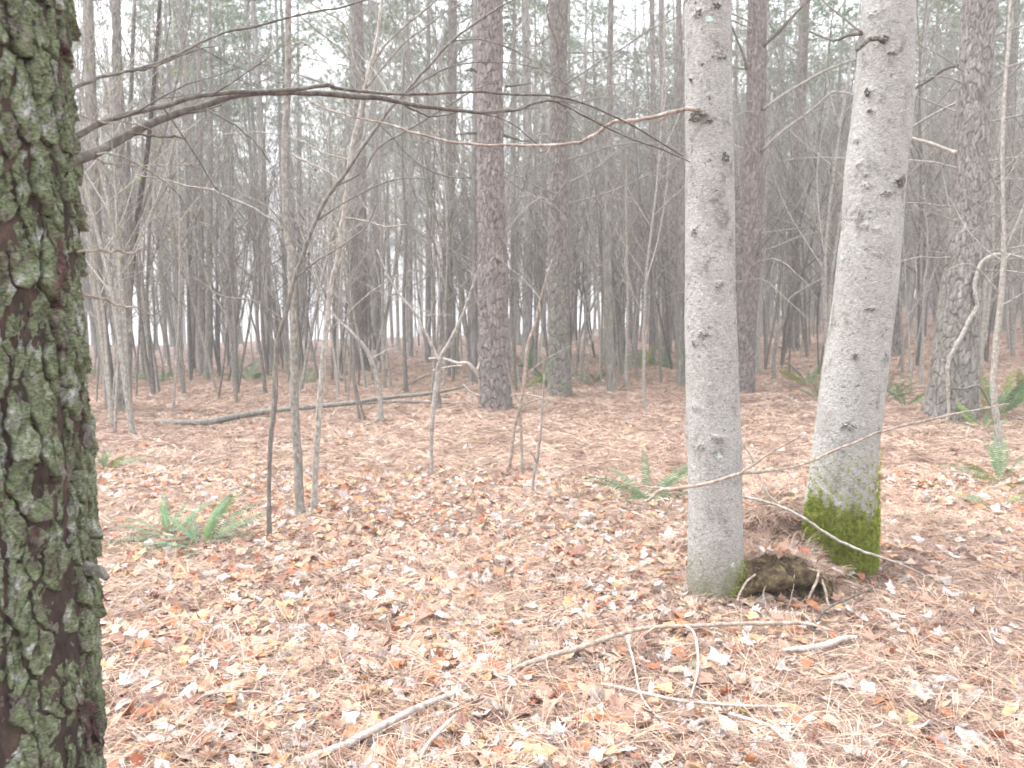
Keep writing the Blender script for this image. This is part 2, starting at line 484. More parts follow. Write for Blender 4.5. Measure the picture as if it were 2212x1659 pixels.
def worley(s, t, nx, seed):
    r = np.random.default_rng(seed)
    nt_ = int(np.max(t)) + 4
    jx, jy = r.uniform(0.12, 0.88, (nt_, nx)), r.uniform(0.05, 0.95, (nt_, nx))
    ci, cj = np.floor(s).astype(int), np.floor(t).astype(int)
    f1 = np.full(s.shape, 9.0); f2 = np.full(s.shape, 9.0); idc = np.zeros(s.shape)
    for a in (-1, 0, 1):
        for b_ in (-1, 0, 1):
            ii = (ci + a); jj = np.clip(cj + b_ + 1, 0, nt_ - 1)
            px = ii + jx[jj, ii % nx] + 0.5 * (jj % 2); py = cj + b_ + jy[jj, ii % nx]
            dx = s - px
            dx = dx - nx * np.round(dx / nx)
            d = np.sqrt(dx * dx + (t - py) ** 2)
            new = d < f1
            f2 = np.where(new, f1, np.minimum(f2, d))
            idc = np.where(new, (jj * 131 + (ii % nx) * 17) % 101 / 101.0, idc)
            f1 = np.where(new, d, f1)
    return f1, f2, idc

def bark_trunk(path, rad, sides, dz, cell_w, cell_h, depth, seed, flare=0.35, flare_h=0.5, rough=0.002, plates=True):
    """a trunk as one displaced mesh; returns an MB with the 'plate' attribute"""
    path = np.asarray(path, float); rad = np.asarray(rad, float)
    L = np.concatenate([[0], np.cumsum(np.linalg.norm(np.diff(path, axis=0), axis=1))])
    zs = np.arange(0, L[-1], dz)
    if L[-1] > 7.5:
        zc = 4.3 if dz < 0.01 else (6.9 if dz < 0.025 else 11.0)
        zs = np.concatenate([zs[zs < zc], np.arange(zc, L[-1], 0.30)])
    cen = np.stack([np.interp(zs, L, path[:, i]) for i in range(3)], 1)
    R = np.interp(zs, L, rad)
    th = np.arange(sides) * 2 * math.pi / sides
    T, Z = np.meshgrid(th, zs)
    Rm = R[:, None] * np.ones((1, sides))
    r = np.random.default_rng(seed)
    fl = np.exp(-Z / flare_h) * flare
    k = r.integers(4, 6); ph = r.uniform(0, 6.28)
    Rm = Rm * (1 + fl * (0.45 + 0.3 * np.cos(k * T + ph)))
    r0 = float(np.mean(rad[:max(2, len(rad) // 2)]))
    nx = max(4, int(2 * math.pi * r0 / cell_w))
    att = np.ones_like(Z)
    if plates:
        s = T / (2 * math.pi) * nx + 0.3 * np.sin(Z * 9 + 3 * T) + 0.16 * np.sin(Z * 31 + T * 5) + 0.10 * np.sin(Z * 77 + T * 8)
        t = Z / cell_h + 0.25 * np.sin(T * 4 + Z * 3) + 0.15 * np.sin(T * 9)
        f1, f2, idc = worley(s, t, nx, seed)
        g = np.clip((f2 - f1) / 0.16, 0, 1)
        g = g ** 0.8
        Rm = Rm + depth * (g - 0.6) + depth * 0.8 * (idc - 0.5) * g
        att = 0.15 + 0.85 * g * (0.7 + 0.3 * idc)
    # lumps
    lump = 0
    for q in range(5):
        f, a, c = r.uniform(0.8, 4), r.integers(1, 4), r.uniform(0, 6.28)
        lump = lump + np.sin(f * Z * 2 + a * T + c)
    Rm = Rm * (1 + 0.012 * lump)
    Rm = Rm + rough * r.normal(size=Rm.shape)
    X = cen[:, None, 0] + Rm * np.cos(T); Y = cen[:, None, 1] + Rm * np.sin(T); ZZ = cen[:, None, 2] + 0 * T
    v = np.stack([X, Y, ZZ], -1).reshape(-1, 3)
    n = len(zs)
    i = np.arange(n - 1)[:, None] * sides; j = np.arange(sides)[None, :]; j2 = (j + 1) % sides
    q = np.stack([i + j, i + j2, i + sides + j2, i + sides + j], -1).reshape(-1, 4)
    mb = MB(); mb.add(v, q, None, att.ravel())
    return mb

def grow(mb, p, d, L, r, lvl, R, up=0.0, droop=0.0, sides=5, kids=6, segs=7, spread=0.9, tipr=0.25, wig=0.10, kid_from=0.2):
    """a wiggly limb with side twigs"""
    p = np.asarray(p, float); d = np.asarray(d, float); d = d / np.linalg.norm(d)
    pts = [p]
    step = L / segs
    for i in range(segs):
        d = d + R.normal(size=3) * wig + np.array([0, 0, up - droop * i / segs])
        d = d / np.linalg.norm(d)
        pts.append(pts[-1] + d * step)
    pts = np.array(pts)
    rad = r * np.linspace(1, tipr, segs + 1)
    mb.tube(pts, rad, sides, cap=False)
    if lvl > 0:
        for c in range(kids):
            f = kid_from + (1 - kid_from) * (c + R.uniform(0, 1)) / kids
            i = min(int(f * segs), segs - 1)
            q = pts[i] + (pts[i + 1] - pts[i]) * (f * segs - i)
            t = pts[i + 1] - pts[i]; t /= np.linalg.norm(t)
            s = R.normal(size=3); s -= t * s.dot(t); s /= np.linalg.norm(s) + 1e-9
            nd = t * R.uniform(0.4, 0.9) + s * spread
            nl = L * R.uniform(0.22, 0.5) * (1.1 - 0.6 * f)
            grow(mb, q, nd, nl, rad[i] * R.uniform(0.4, 0.6), lvl - 1, R, up, droop, max(3, sides - 1), max(3, kids - 2), max(4, segs - 2), spread, 0.3, wig * 1.2)

# ------------------------------------------------------------------ sky haze box, later; first the forest floor
C1 = G(1070, 884); C2 = G(1208, 858); C5 = G(2055, 903); CL = G(262, 890)
MOUNDS += [(C1.x, C1.y - 0.35, 0.55, 0.06), (C2.x, C2.y, 0.5, 0.05), (C5.x, C5.y, 0.7, 0.06), (CL.x, CL.y - 0.3, 0.7, 0.08),
           (1.03, 3.85, 0.34, 0.03), (2.75, 4.75, 0.35, 0.09)]

def build_floor():
    rr = np.concatenate([[0.02], np.geomspace(0.25, 18, 330), np.geomspace(18.4, 390, 90)])
    ang = np.concatenate([np.linspace(-52, 52, 420), np.linspace(56, 304, 56)])
    ang = np.radians(ang)
    A, Rr = np.meshgrid(ang, rr)
    X, Y = Rr * np.sin(A), Rr * np.cos(A)
    Z = H(X, Y)
    n, k = A.shape
    v = np.stack([X, Y, Z], -1).reshape(-1, 3)
    i = np.arange(n - 1)[:, None] * k; j = np.arange(k)[None, :]; j2 = (j + 1) % k
    q = np.stack([i + j, i + k + j, i + k + j2, i + j2], -1).reshape(-1, 4)
    mb = MB(); mb.add(v, q)
    return part("forest_floor", mb, M['floor'], kind='structure')
floor = build_floor()

# ------------------------------------------------------------------ prototypes
def leaf_mesh(kind, seed):
    """an outline of a leaf, curled, about one metre long before scaling"""
    R = np.random.default_rng(seed)
    if kind == 'maple':
        ol = [(0, -.45), (.10, -.30), (.40, -.36), (.30, -.16), (.52, .02), (.30, .06), (.36, .30), (.16, .22), (0, .52)]
    elif kind == 'oak':
        ol = [(0, -.55), (.07, -.35), (.20, -.28), (.10, -.12), (.30, -.05), (.14, .10), (.30, .25), (.12, .30), (.10, .45), (0, .55)]
    elif kind == 'tulip':
        ol = [(0, -.40), (.20, -.36), (.45, -.25), (.38, 0), (.46, .28), (.28, .38), (0, .26)]
    else:
        ol = [(0, -.55), (.13, -.35), (.22, -.10), (.21, .12), (.12, .36), (0, .55)]
    ol = np.array(ol)
    ol[:, 0] *= R.uniform(0.8, 1.15)
    left = ol[1:-1][::-1] * np.array([-1, 1]); left[:, 0] *= R.uniform(0.8, 1.1)
    pts = np.vstack([ol, left])
    n = len(pts)
    mid = pts * 0.5
    mid[:, 0] *= 0.9
    v2 = np.vstack([pts, mid, [[0, 0]]])
    cu, cv_, tw = R.uniform(-0.6, 0.8), R.uniform(-0.4, 0.6), R.uniform(-0.6, 0.6)
    z = cu * v2[:, 0] ** 2 + cv_ * v2[:, 1] ** 2 + tw * v2[:, 0] * v2[:, 1] + 0.12 * np.abs(v2[:, 0]) + R.normal(size=len(v2)) * 0.05
    v = np.column_stack([v2, z]); v[:, 2] -= np.percentile(v[:, 2], 15)
    j = np.arange(n); j2 = (j + 1) % n
    q = np.stack([j, j2, n + j2, n + j], -1)
    t = np.stack([n + j, n + j2, np.full(n, 2 * n)], -1)
    mb = MB(); mb.add(v, q, t)
    return mb.mesh("leaf", M['leaf'])
LEAVES = [leaf_mesh(k, i) for i, k in enumerate(['beech', 'oak', 'tulip', 'beech', 'maple', 'tulip', 'tulip', 'beech'])]

def needle_patch(seed, count, rad, lmin=0.10, lmax=0.19, w=0.0007, hmax=0.03, tilt=0.16):
    R = np.random.default_rng(seed)
    mb = MB()
    main = R.uniform(0, 6.28)
    for i in range(count // 3):
        rr = rad * math.sqrt(R.uniform()); a = R.uniform(0, 6.28)
        c = np.array([rr * math.cos(a), rr * math.sin(a), R.uniform(0.0, hmax)])
        d = main + R.normal() * 1.0 if R.uniform() < 0.6 else R.uniform(0, 6.28)
        L = R.uniform(lmin, lmax)
        el = R.normal() * tilt
        tone = np.clip(R.normal(0.55, 0.26), 0, 1)
        for k in range(3):
            dd = d + R.normal() * 0.12; e = el + R.normal() * 0.05; cv = R.normal() * 0.35
            s = np.array([0, 0.35, 0.7, 1.0])
            an = dd + cv * s
            x = c[0] + np.cumsum(np.concatenate([[0], np.diff(s)]) * np.cos(an)) * L
            y = c[1] + np.cumsum(np.concatenate([[0], np.diff(s)]) * np.sin(an)) * L
            z = c[2] + s * L * math.sin(e) + 0.012 * np.sin(s * 3.14) * (1 if R.uniform() > 0.3 else -0.3)
            z = np.maximum(z, -0.004)
            ro = R.uniform(-0.9, 0.9)
            off = np.stack([-np.sin(an) * math.cos(ro), np.cos(an) * math.cos(ro), np.full(4, math.sin(ro))], -1) * w
            p = np.stack([x, y, z], -1)
            v = np.vstack([p - off, p + off])
            q = [(0, 1, 5, 4), (1, 2, 6, 5), (2, 3, 7, 6)]
            mb.add(v, q, None, np.clip(tone + R.normal() * 0.06, 0, 1))
    me = mb.mesh("needles", M['needle'], smooth=False, attr_name="tone")
    return me

def scatter(name, pts, rots, scales, idx, meshes, label, cat, mat=None):
    """ONE object of uncountable stuff: instances on points through geometry nodes"""
    src = bpy.data.collections.new(name + "_source")
    for k, me in enumerate(meshes):
        o = bpy.data.objects.new("%s_piece_%02d" % (name, k), me)
        src.objects.link(o)
    me = bpy.data.meshes.new(name)
    n = len(pts)
    me.vertices.add(n); me.vertices.foreach_set("co", np.asarray(pts, np.float32).ravel())
    for an, ty, arr in (("rot", 'FLOAT_VECTOR', rots), ("scl", 'FLOAT', scales), ("pick", 'INT', idx)):
        at = me.attributes.new(an, ty, 'POINT')
        at.data.foreach_set("vector" if ty == 'FLOAT_VECTOR' else "value", np.asarray(arr, np.int32 if ty == 'INT' else np.float32).ravel())
    o = bpy.data.objects.new(name, me); COL.objects.link(o)
    ng = bpy.data.node_groups.new(name + "_scatter", 'GeometryNodeTree')
    ng.interface.new_socket("Geometry", in_out='INPUT', socket_type='NodeSocketGeometry')
    ng.interface.new_socket("Geometry", in_out='OUTPUT', socket_type='NodeSocketGeometry')
    N, L = ng.nodes, ng.links
    gi, go = N.new("NodeGroupInput"), N.new("NodeGroupOutput")
    ci = N.new("GeometryNodeCollectionInfo"); ci.inputs[0].default_value = src
    ci.inputs[1].default_value = True; ci.inputs[2].default_value = True
    iop = N.new("GeometryNodeInstanceOnPoints")
    iop.inputs["Pick Instance"].default_value = True
    def att(nm, ty):
        a = N.new("GeometryNodeInputNamedAttribute"); a.data_type = ty; a.inputs[0].default_value = nm
        return [s for s in a.outputs if s.enabled and s.name == "Attribute"][0]
    er = N.new("FunctionNodeEulerToRotation")
    L.new(att("rot", 'FLOAT_VECTOR'), er.inputs[0])
    L.new(gi.outputs[0], iop.inputs["Points"])
    L.new(ci.outputs[0], iop.inputs["Instance"])
    L.new(att("pick", 'INT'), iop.inputs["Instance Index"])
    L.new(er.outputs[0], iop.inputs["Rotation"])
    L.new(att("scl", 'FLOAT'), iop.inputs["Scale"])
    L.new(iop.outputs[0], go.inputs[0])
    md = o.modifiers.new("scatter", 'NODES'); md.node_group = ng
    return tag(o, label, cat, kind='stuff')

def fan_points(n, y0, y1, slope=0.80, pw=1.0, R=rng):
    """points in the wedge of ground that the camera faces; pw > 1 thins it out with distance"""
    u = R.uniform(size=n)
    y = (y0 ** (2 - pw) + u * (y1 ** (2 - pw) - y0 ** (2 - pw))) ** (1 / (2 - pw)) if pw != 2 else y0 * (y1 / y0) ** u
    x = R.uniform(-1, 1, n) * slope * y
    return x, y

TRUNKS = []      # (x, y, r) of what stands on the ground, for keeping clear
# ------------------------------------------------------------------ pool of side branches
def branch_pool(seed, L, r, lvl, **kw):
    R = np.random.default_rng(seed)
    mb = MB(); grow(mb, (0, 0, 0), (1, 0, kw.pop('rise', 0.12)), L, r, lvl, R, **kw)
    return mb
BR_PINE = [branch_pool(100 + i, 1.5 + 0.12 * i, 0.011, 2, up=0.0, droop=0.05, kids=7, rise=0.2 - 0.05 * (i % 4), wig=0.09).mesh("branch", M['deadwood']) for i in range(9)]
BR_SAP = [branch_pool(200 + i, 1.2 + 0.1 * i, 0.007, 2, up=0.05, kids=6, rise=0.5 + 0.1 * (i % 3), wig=0.10).mesh("branch", M['sapling']) for i in range(8)]
BR_STUB = [branch_pool(300 + i, 0.28 + 0.05 * i, 0.012, 0, kids=0, rise=0.1, wig=0.10, tipr=0.5, segs=5).mesh("branch", M['branch_dark']) for i in range(4)]
def add_branches(root, path, rad, z0, z1, n, pool, R, smin=0.6, smax=1.3, face=None):
    path = np.asarray(path)
    for i in range(n):
        z = R.uniform(z0, z1)
        c = np.array([np.interp(z, path[:, 2], path[:, k]) for k in range(2)] + [z])
        a = R.uniform(0, 6.28)
        rr = float(np.interp(z, path[:, 2], rad)) * 0.8
        o = obj_from("branch", pool[int(R.integers(len(pool)))], root,
                     Vector((c[0] + rr * math.cos(a), c[1] + rr * math.sin(a), c[2])) - ORG[root.name],
                     (R.uniform(-0.6, 0.6), R.uniform(-0.25, 0.2), a), R.uniform(smin, smax))

def crown_mesh(seed, h0=9.0, h1=17.0, rad=2.1, limbs=40):
    R = np.random.default_rng(seed)
    tuft, wood = MB(), MB()
    for i in range(limbs):
        f = (i + R.uniform()) / limbs
        z = h0 + (h1 - h0) * f
        ln = rad * (0.55 + 0.6 * math.sin(min(1, f * 1.25 + 0.15) * math.pi * 0.8)) * R.uniform(0.6, 1.1)
        a = R.uniform(0, 6.28); up = R.uniform(0.05, 0.5)
        d = np.array([math.cos(a), math.sin(a), up])
        pts = np.array([np.array([0, 0, z]) + d * ln * s + np.array([0, 0, 0.12 * s * s]) for s in (0, .35, .7, 1.0)])
        wood.tube(pts, [0.022, 0.015, 0.01, 0.005], 3, cap=False)
        for k in range(int(12 + 8 * R.uniform())):
            s = R.uniform(0.35, 1.05)
            c = pts[0] + (pts[-1] - pts[0]) * s + R.normal(size=3) * np.array([.22, .22, .12])
            nb = 13
            dr = R.normal(size=(nb, 3)) + d * 0.5 + np.array([0, 0, 0.3]); dr /= np.linalg.norm(dr, axis=1)[:, None]
            sd = np.cross(dr, R.normal(size=(nb, 3))); sd /= np.linalg.norm(sd, axis=1)[:, None] + 1e-9
            LL = R.uniform(0.14, 0.24, (nb, 1))
            v = np.concatenate([c + sd * 0.008, c - sd * 0.008, c + dr * LL], 0)
            j = np.arange(nb)
            tuft.add(v, None, np.stack([j, nb + j, 2 * nb + j], -1))
    return tuft, wood
CROWNS = []
for i in range(5):
    t_, w_ = crown_mesh(400 + i)
    CROWNS.append((t_.mesh("crown", M['crown'], smooth=False), w_.mesh("limbs", M['pine_far'])))

# ------------------------------------------------------------------ the nearer trees, one by one
def spine(pts, y, top):
    """centre line and radii from (u, v, width) of the photograph, in the plane y, carried on to height top"""
    c = [];
    for (u, v, w) in pts:
        p = P(u, v, y); c.append((p.x, p.y, p.z, pxr(w, p)))
    c = np.array(c)
    if top > c[-1, 2] + 0.5:
        d = (c[-1, :3] - c[max(0, len(c) - 3), :3]); d = d / max(d[2], 0.3)
        hh = top - c[-1, 2]
        d[:2] = np.clip(d[:2], -0.12, 0.12)
        for f in (0.33, 0.66, 1.0):
            e = c[-1].copy() if f == 0.33 else base.copy()
            if f == 0.33: base = c[-1].copy()
            e = base.copy(); e[:3] += d * hh * f * np.array([0.6, 0.6, 1]); e[3] = base[3] * (1 - 0.62 * f)
            c = np.vstack([c, e])
    return c
def pine(label, pts, mat, name="pine_tree", top=16.0, sides=72, dz=0.016, cw=0.05, ch=0.11, depth=0.012, seed=1, nbr=12, zb=(1.8, 8.5), crown=True, group=None, cat="pine tree", plates=True, flare=0.35, pool=None, bs=(0.6, 1.3)):
    b = G(pts[0][0], pts[0][1])
    y = b.y
    c = spine(pts, y, top)
    c = np.vstack([[c[0, 0], c[0, 1], c[0, 2] - 0.12, c[0, 3] * 1.05], c])
    path = crom(c, 5)
    root = empty(name, (b.x, b.y, b.z)); tag(root, label, cat, group)
    mb = bark_trunk(path[:, :3], path[:, 3], sides, dz, cw, ch, depth, seed, flare=flare, plates=plates)
    part("trunk", mb, mat, root, attr_name="plate")
    R = np.random.default_rng(seed + 50)
    if nbr: add_branches(root, path[:, :3], path[:, 3], zb[0], zb[1], nbr, pool or BR_PINE, R, *bs)
    if crown:
        k = seed % len(CROWNS)
        tp = path[-1]
        off = Vector((tp[0] - b.x, tp[1] - b.y, (top - 17.0) - b.z))
        o = obj_from("crown", CROWNS[k][0], root, off, (0, 0, seed)); 
        obj_from("limbs", CROWNS[k][1], o)
    TRUNKS.append((b.x, b.y, 0.8))
    return root, path

Cc, Cpath = pine("thick straight pine in the middle, reddish above, pale vines looping round its wide foot",
     [(1070, 884, 70), (1069, 830, 66), (1066, 700, 63), (1061, 500, 57), (1059, 300, 55), (1058, 100, 53), (1058, 0, 52)],
     M['pine_red'], sides=150, dz=0.012, cw=0.062, ch=0.15, depth=0.020, seed=11, nbr=0, flare=0.25)
def px_branch(root, pts, y, mat, name="branch", per=5, wig=0.002, sides=6, y1=None, twigs=0, seed=0, label=None, up=0.0, tl=0.35):
    """a branch through (u, v, width) points of the photograph at distance y (running to y1)"""
    m = len(pts)
    c = []
    for i, (u, v, w) in enumerate(pts):
        yy = y[i] if hasattr(y, '__len__') else (y if y1 is None else y + (y1 - y) * i / (m - 1))
        p = P(u, v, yy); c.append((p.x, p.y, p.z, pxr(w * (1.0 if root is not None and root.name.startswith('lichen') else 1.0), p)))
    path = crom(c, per)
    R = np.random.default_rng(seed + len(pts) * 7 + int(pts[0][0]))
    path = wiggle(path, wig, R)
    mb = MB(); mb.tube(path[:, :3], np.maximum(path[:, 3], 0.0006), sides)
    for k in range(twigs):
        i = int(R.integers(2, len(path) - 1))
        t = path[i, :3] - path[i - 1, :3]; t /= np.linalg.norm(t)
        s = R.normal(size=3); s[1] *= 0.6
        grow(mb, path[i, :3], t * 0.8 + s * 0.5 + np.array([0, 0, up]), R.uniform(0.4, 1) * tl, max(0.0008, path[i, 3] * 0.45), 1, R, kids=3, segs=5, sides=3, wig=0.12)
    return part(name, mb, mat, root, label=label)
y1_ = C1.y - 0.16
px_branch(Cc, [(1050, 177, 10), (1038, 165, 8), (1026, 152, 6), (1016, 147, 5)], y1_, M['branch_dark'])
px_branch(Cc, [(1022, 154, 4), (1012, 152, 3), (1003, 154, 2)], y1_, M['branch_dark'])
px_branch(Cc, [(1091, 187, 5), (1120, 184, 4), (1146, 181, 2)], y1_, M['branch_dark'])
px_branch(Cc, [(1046, 286, 8), (1020, 287, 6), (994, 290, 4)], y1_, M['branch_dark'])
px_branch(Cc, [(1080, 290, 7), (1105, 297, 5), (1128, 304, 3), (1145, 306, 2)], y1_, M['branch_dark'])
for (u, v, s) in ((1045, 180, 13), (1049, 289, 13), (1077, 291, 11), (1062, 432, 13)):
    p = P(u, v, C1.y - 0.17)
    mb = MB(); R_ = np.random.default_rng(int(u))
    r_ = pxr(s, p)
    mb.tube([(p.x, p.y + 0.05, p.z), (p.x, p.y, p.z), (p.x + 0.01, p.y - 0.03, p.z + 0.012)], [r_ * 1.5, r_, r_ * 0.55], 9, wob=0.12)
    part("knot", mb, M['knot'], Cc)

pine("brown pine standing just right of the thick middle pine, green streaks on its lower trunk",
     [(1208, 858, 48), (1208, 780, 44), (1208, 600, 43), (1207, 467, 42), (1207, 233, 38), (1206, 100, 35), (1206, 0, 40)],
     M['pine_green'], sides=110, dz=0.014, cw=0.055, ch=0.13, depth=0.017, seed=12, nbr=24, zb=(2.4, 8), bs=(0.8, 1.6))
C3t, C3p = pine("purplish pine half hidden by the left pale trunk, dead branches up its trunk",
     [(1607, 850, 42), (1612, 700, 41), (1620, 553, 41), (1623, 450, 42), (1632, 233, 40), (1637, 0, 39)],
     M['pine_red'], sides=100, dz=0.015, cw=0.055, ch=0.12, depth=0.012, seed=13, nbr=34, zb=(1.9, 7), bs=(0.6, 1.4))
C5t, C5p = pine("stout rough pine near the right edge with plated grey bark and broken branch scars",
     [(2055, 903, 98), (2060, 820, 90), (2067, 716, 82), (2080, 600, 76), (2093, 480, 68), (2100, 380, 66), (2104, 203, 63), (2116, 0, 62)],
     M['pine'], sides=150, dz=0.013, cw=0.06, ch=0.17, depth=0.017, seed=15, nbr=20, zb=(2.0, 5.8), flare=0.25, bs=(0.6, 1.4))
y3 = G(1607, 850).y; y5 = C5.y
px_branch(C3t, [(1646, 325, 8), (1690, 285, 7), (1757, 235, 6), (1800, 200, 5), (1851, 127 + 80, 4)], y3 - 0.15, M['deadwood'], y1=y3 - 0.8, twigs=3)
px_branch(C3t, [(1648, 236, 8), (1700, 200, 7), (1757, 167, 6), (1800, 145, 5), (1858, 125, 4)], y3 - 0.15, M['deadwood'], y1=y3 - 0.6, twigs=2)
px_branch(C3t, [(1649, 100, 8), (1690, 60, 7), (1720, 28, 6), (1755, -8, 5)], y3 - 0.15, M['branch_dark'], y1=y3 - 0.5, twigs=2)
px_branch(C3t, [(1613, 150, 7), (1606, 120, 6), (1590, 80, 4), (1574, 40, 3)], y3 - 0.15, M['branch_dark'], twigs=1)
px_branch(C3t, [(1641, 190, 6), (1660, 130, 4), (1685, 80, 3), (1710, 30, 2)], y3 - 0.1, M['deadwood'], twigs=2)
px_branch(C3t, [(1634, 550, 7), (1655, 520, 6), (1672, 500, 4)], y3 - 0.2, M['branch_dark'])
px_branch(C5t, [(2074, 140, 7), (2040, 150, 6), (2000, 178, 5), (1962, 200, 4), (1900, 240, 3)], y5 - 0.25, M['branch_dark'], y1=y5 + 0.6, twigs=3)
px_branch(C5t, [(2066, 330, 12), (2053, 326, 9), (2010, 310, 8), (1970, 299, 7), (1935, 292, 5)], y5 - 0.3, M['bleached'], y1=y5 + 0.1)
px_branch(C5t, [(2140, 170, 8), (2180, 145, 6), (2212, 135, 5), (2260, 122, 4)], y5 - 0.25, M['deadwood'], y1=y5 - 0.1, twigs=2)
px_branch(C5t, [(2078, 215, 6), (2030, 240, 5), (1985, 265, 4), (1930, 300, 3)], y5 - 0.2, M['deadwood'], y1=y5 + 0.4, twigs=3)
for (u, v, s) in ((2088, 430, 26), (2122, 505, 20), (2060, 610, 18), (2115, 30, 14), (2118, 175, 18)):
    p = P(u, v, C5.y - 0.27); R_ = np.random.default_rng(int(u + v)); r_ = pxr(s, p)
    mb = MB(); mb.tube([(p.x, p.y + 0.08, p.z), (p.x, p.y + 0.01, p.z), (p.x + 0.01, p.y - 0.025, p.z + 0.02)], [r_ * 1.3, r_, r_ * 0.5], 9, wob=0.15)
    part("knot", mb, M['knot'], C5t)

pine("straight dark pine left of centre, wide dark foot behind the thin leaning saplings",
     [(783, 803, 31), (779, 700, 28), (778, 500, 26), (776, 250, 24), (772, 0, 23)], M['pine_red'], sides=60, dz=0.03, cw=0.07, ch=0.15, depth=0.018, seed=16, nbr=30, zb=(2.5, 10), bs=(0.9, 1.7))
pine("slim dark pine just left of the thick middle pine, behind the forked sapling",
     [(972, 800, 26), (971, 700, 23), (969, 550, 21), (975, 300, 20), (978, 0, 18)], M['pine_red'], sides=50, dz=0.035, cw=0.07, ch=0.15, depth=0.018, seed=17, nbr=30, zb=(2.5, 11), bs=(0.9, 1.7))
pine("slim pine in the gap between the two pale trunks, leaning a little to the right",
     [(1712, 755, 27), (1714, 650, 25), (1719, 500, 22), (1728, 250, 21), (1738, 0, 19)], M['pine_red'], sides=50, dz=0.04, cw=0.08, ch=0.16, depth=0.02, seed=18, nbr=18, zb=(3, 12), bs=(0.9, 1.6))
pine("dark pine whose foot shows against the right side of the mossy pale trunk",
     [(1929, 772, 30), (1932, 650, 28), (1936, 500, 26), (1941, 250, 24), (1945, 0, 22)], M['pine'], sides=50, dz=0.04, cw=0.08, ch=0.16, depth=0.02, seed=19, nbr=16, zb=(3, 12), bs=(0.9, 1.6))
pine("dark pine by the right edge behind the stout rough one, standing on high ground",
     [(2148, 715, 34), (2156, 600, 31), (2168, 400, 27), (2180, 200, 25), (2190, 0, 24)], M['pine'], sides=50, dz=0.04, cw=0.08, ch=0.16, depth=0.02, seed=20, nbr=18, zb=(3, 12), bs=(0.9, 1.6))
pine("mossy slender pole of a tree between the second pine and the left pale trunk",
     [(1322, 850, 22), (1318, 760, 19), (1313, 600, 17), (1312, 467, 16), (1316, 233, 13), (1320, 0, 11)], M['pine_green'], "slender_tree", top=11, sides=30, dz=0.04, plates=False, seed=21, nbr=12, zb=(2, 7), crown=False, cat="tree", pool=BR_SAP)
pine("left one of two thin dark trunks close together, under the low branches right of centre",
     [(1408, 790, 14), (1410, 600, 12), (1412, 300, 11), (1408, 0, 10)], M['pine_red'], "slender_tree", top=12, sides=20, dz=0.08, plates=False, seed=22, nbr=12, zb=(2, 9), crown=False, cat="tree", pool=BR_PINE)
pine("right one of two thin dark trunks close together, a shade thicker than its neighbour",
     [(1436, 795, 17), (1438, 600, 15), (1432, 300, 12), (1428, 0, 11)], M['pine_red'], "slender_tree", top=12, sides=20, dz=0.08, plates=False, seed=23, nbr=12, zb=(2, 9), crown=False, cat="tree", pool=BR_PINE)
pine("narrow dark trunk hugging the left edge of the left pale trunk",
     [(1472, 838, 20), (1471, 600, 17), (1470, 300, 13), (1466, 0, 12)], M['pine_green'], "slender_tree", top=12, sides=26, dz=0.06, plates=False, seed=24, nbr=10, zb=(2, 8), crown=False, cat="tree", pool=BR_PINE)
pine("left one of the thin trunk pair, brownish, behind the left fern and log",
     [(438, 812, 16), (437, 700, 14), (434, 500, 12), (432, 250, 10)], M['pine_red'], "slender_tree", top=9, sides=20, dz=0.08, plates=False, seed=25, nbr=9, zb=(2, 8), crown=False, cat="tree", pool=BR_SAP)
pine("right one of the thin trunk pair, grey green, behind the left fern and log",
     [(449, 822, 18), (452, 700, 15), (453, 500, 12), (455, 200, 10)], M['pine_green'], "slender_tree", top=10, sides=20, dz=0.08, plates=False, seed=26, nbr=9, zb=(2, 8), crown=False, cat="tree", pool=BR_SAP)

# left cluster of multi-stemmed trees behind the big lichen trunk
pine("pale grey leaning stem beside the big green trunk, curving left as it rises",
     [(240, 888, 26), (236, 830, 23), (222, 720, 22), (208, 600, 24), (203, 400, 24), (196, 200, 22), (190, 0, 20)], M['pine_green'], "grey_tree", top=12, sides=50, dz=0.03, plates=False, seed=27, nbr=10, zb=(2.5, 8), crown=False, cat="tree", pool=BR_SAP)
cl_root, cl_path = pine("multi stemmed grey tree wrapped in dark vine, left of the fallen log",
     [(262, 892, 34), (266, 800, 32), (268, 650, 31), (262, 450, 22), (256, 250, 19), (250, 0, 16)], M['pine'], "grey_tree", top=12, sides=50, dz=0.03, cw=0.05, ch=0.2, depth=0.012, seed=28, nbr=9, zb=(2.5, 8), crown=False, cat="tree", pool=BR_SAP)
yc = CL.y
px_branch(cl_root, [(274, 880, 15), (277, 760, 14), (279, 640, 13), (295, 480, 11), (318, 330, 10), (335, 150, 8), (345, 0, 7)], yc - 0.05, M['pine_green'], "stem", sides=9, y1=yc + 0.3)
px_branch(cl_root, [(272, 700, 12), (284, 560, 10), (276, 380, 10), (283, 200, 9), (290, 0, 8)], yc - 0.15, M['sapling_dark'], "stem", sides=8, y1=yc + 0.1)
px_branch(cl_root, [(268, 870, 7), (258, 780, 8), (273, 700, 7), (262, 620, 7), (278, 560, 6), (300, 480, 5), (330, 380, 5), (365, 250, 4), (395, 110, 3), (420, 0, 3)], yc - 0.25, M['sapling_dark'], "stem", sides=7, label="dark vine winding up the grey stems")
px_branch(cl_root, [(225, 920, 7), (250, 900, 5), (262, 880, 5)], yc - 0.25, M['stick'], "root")

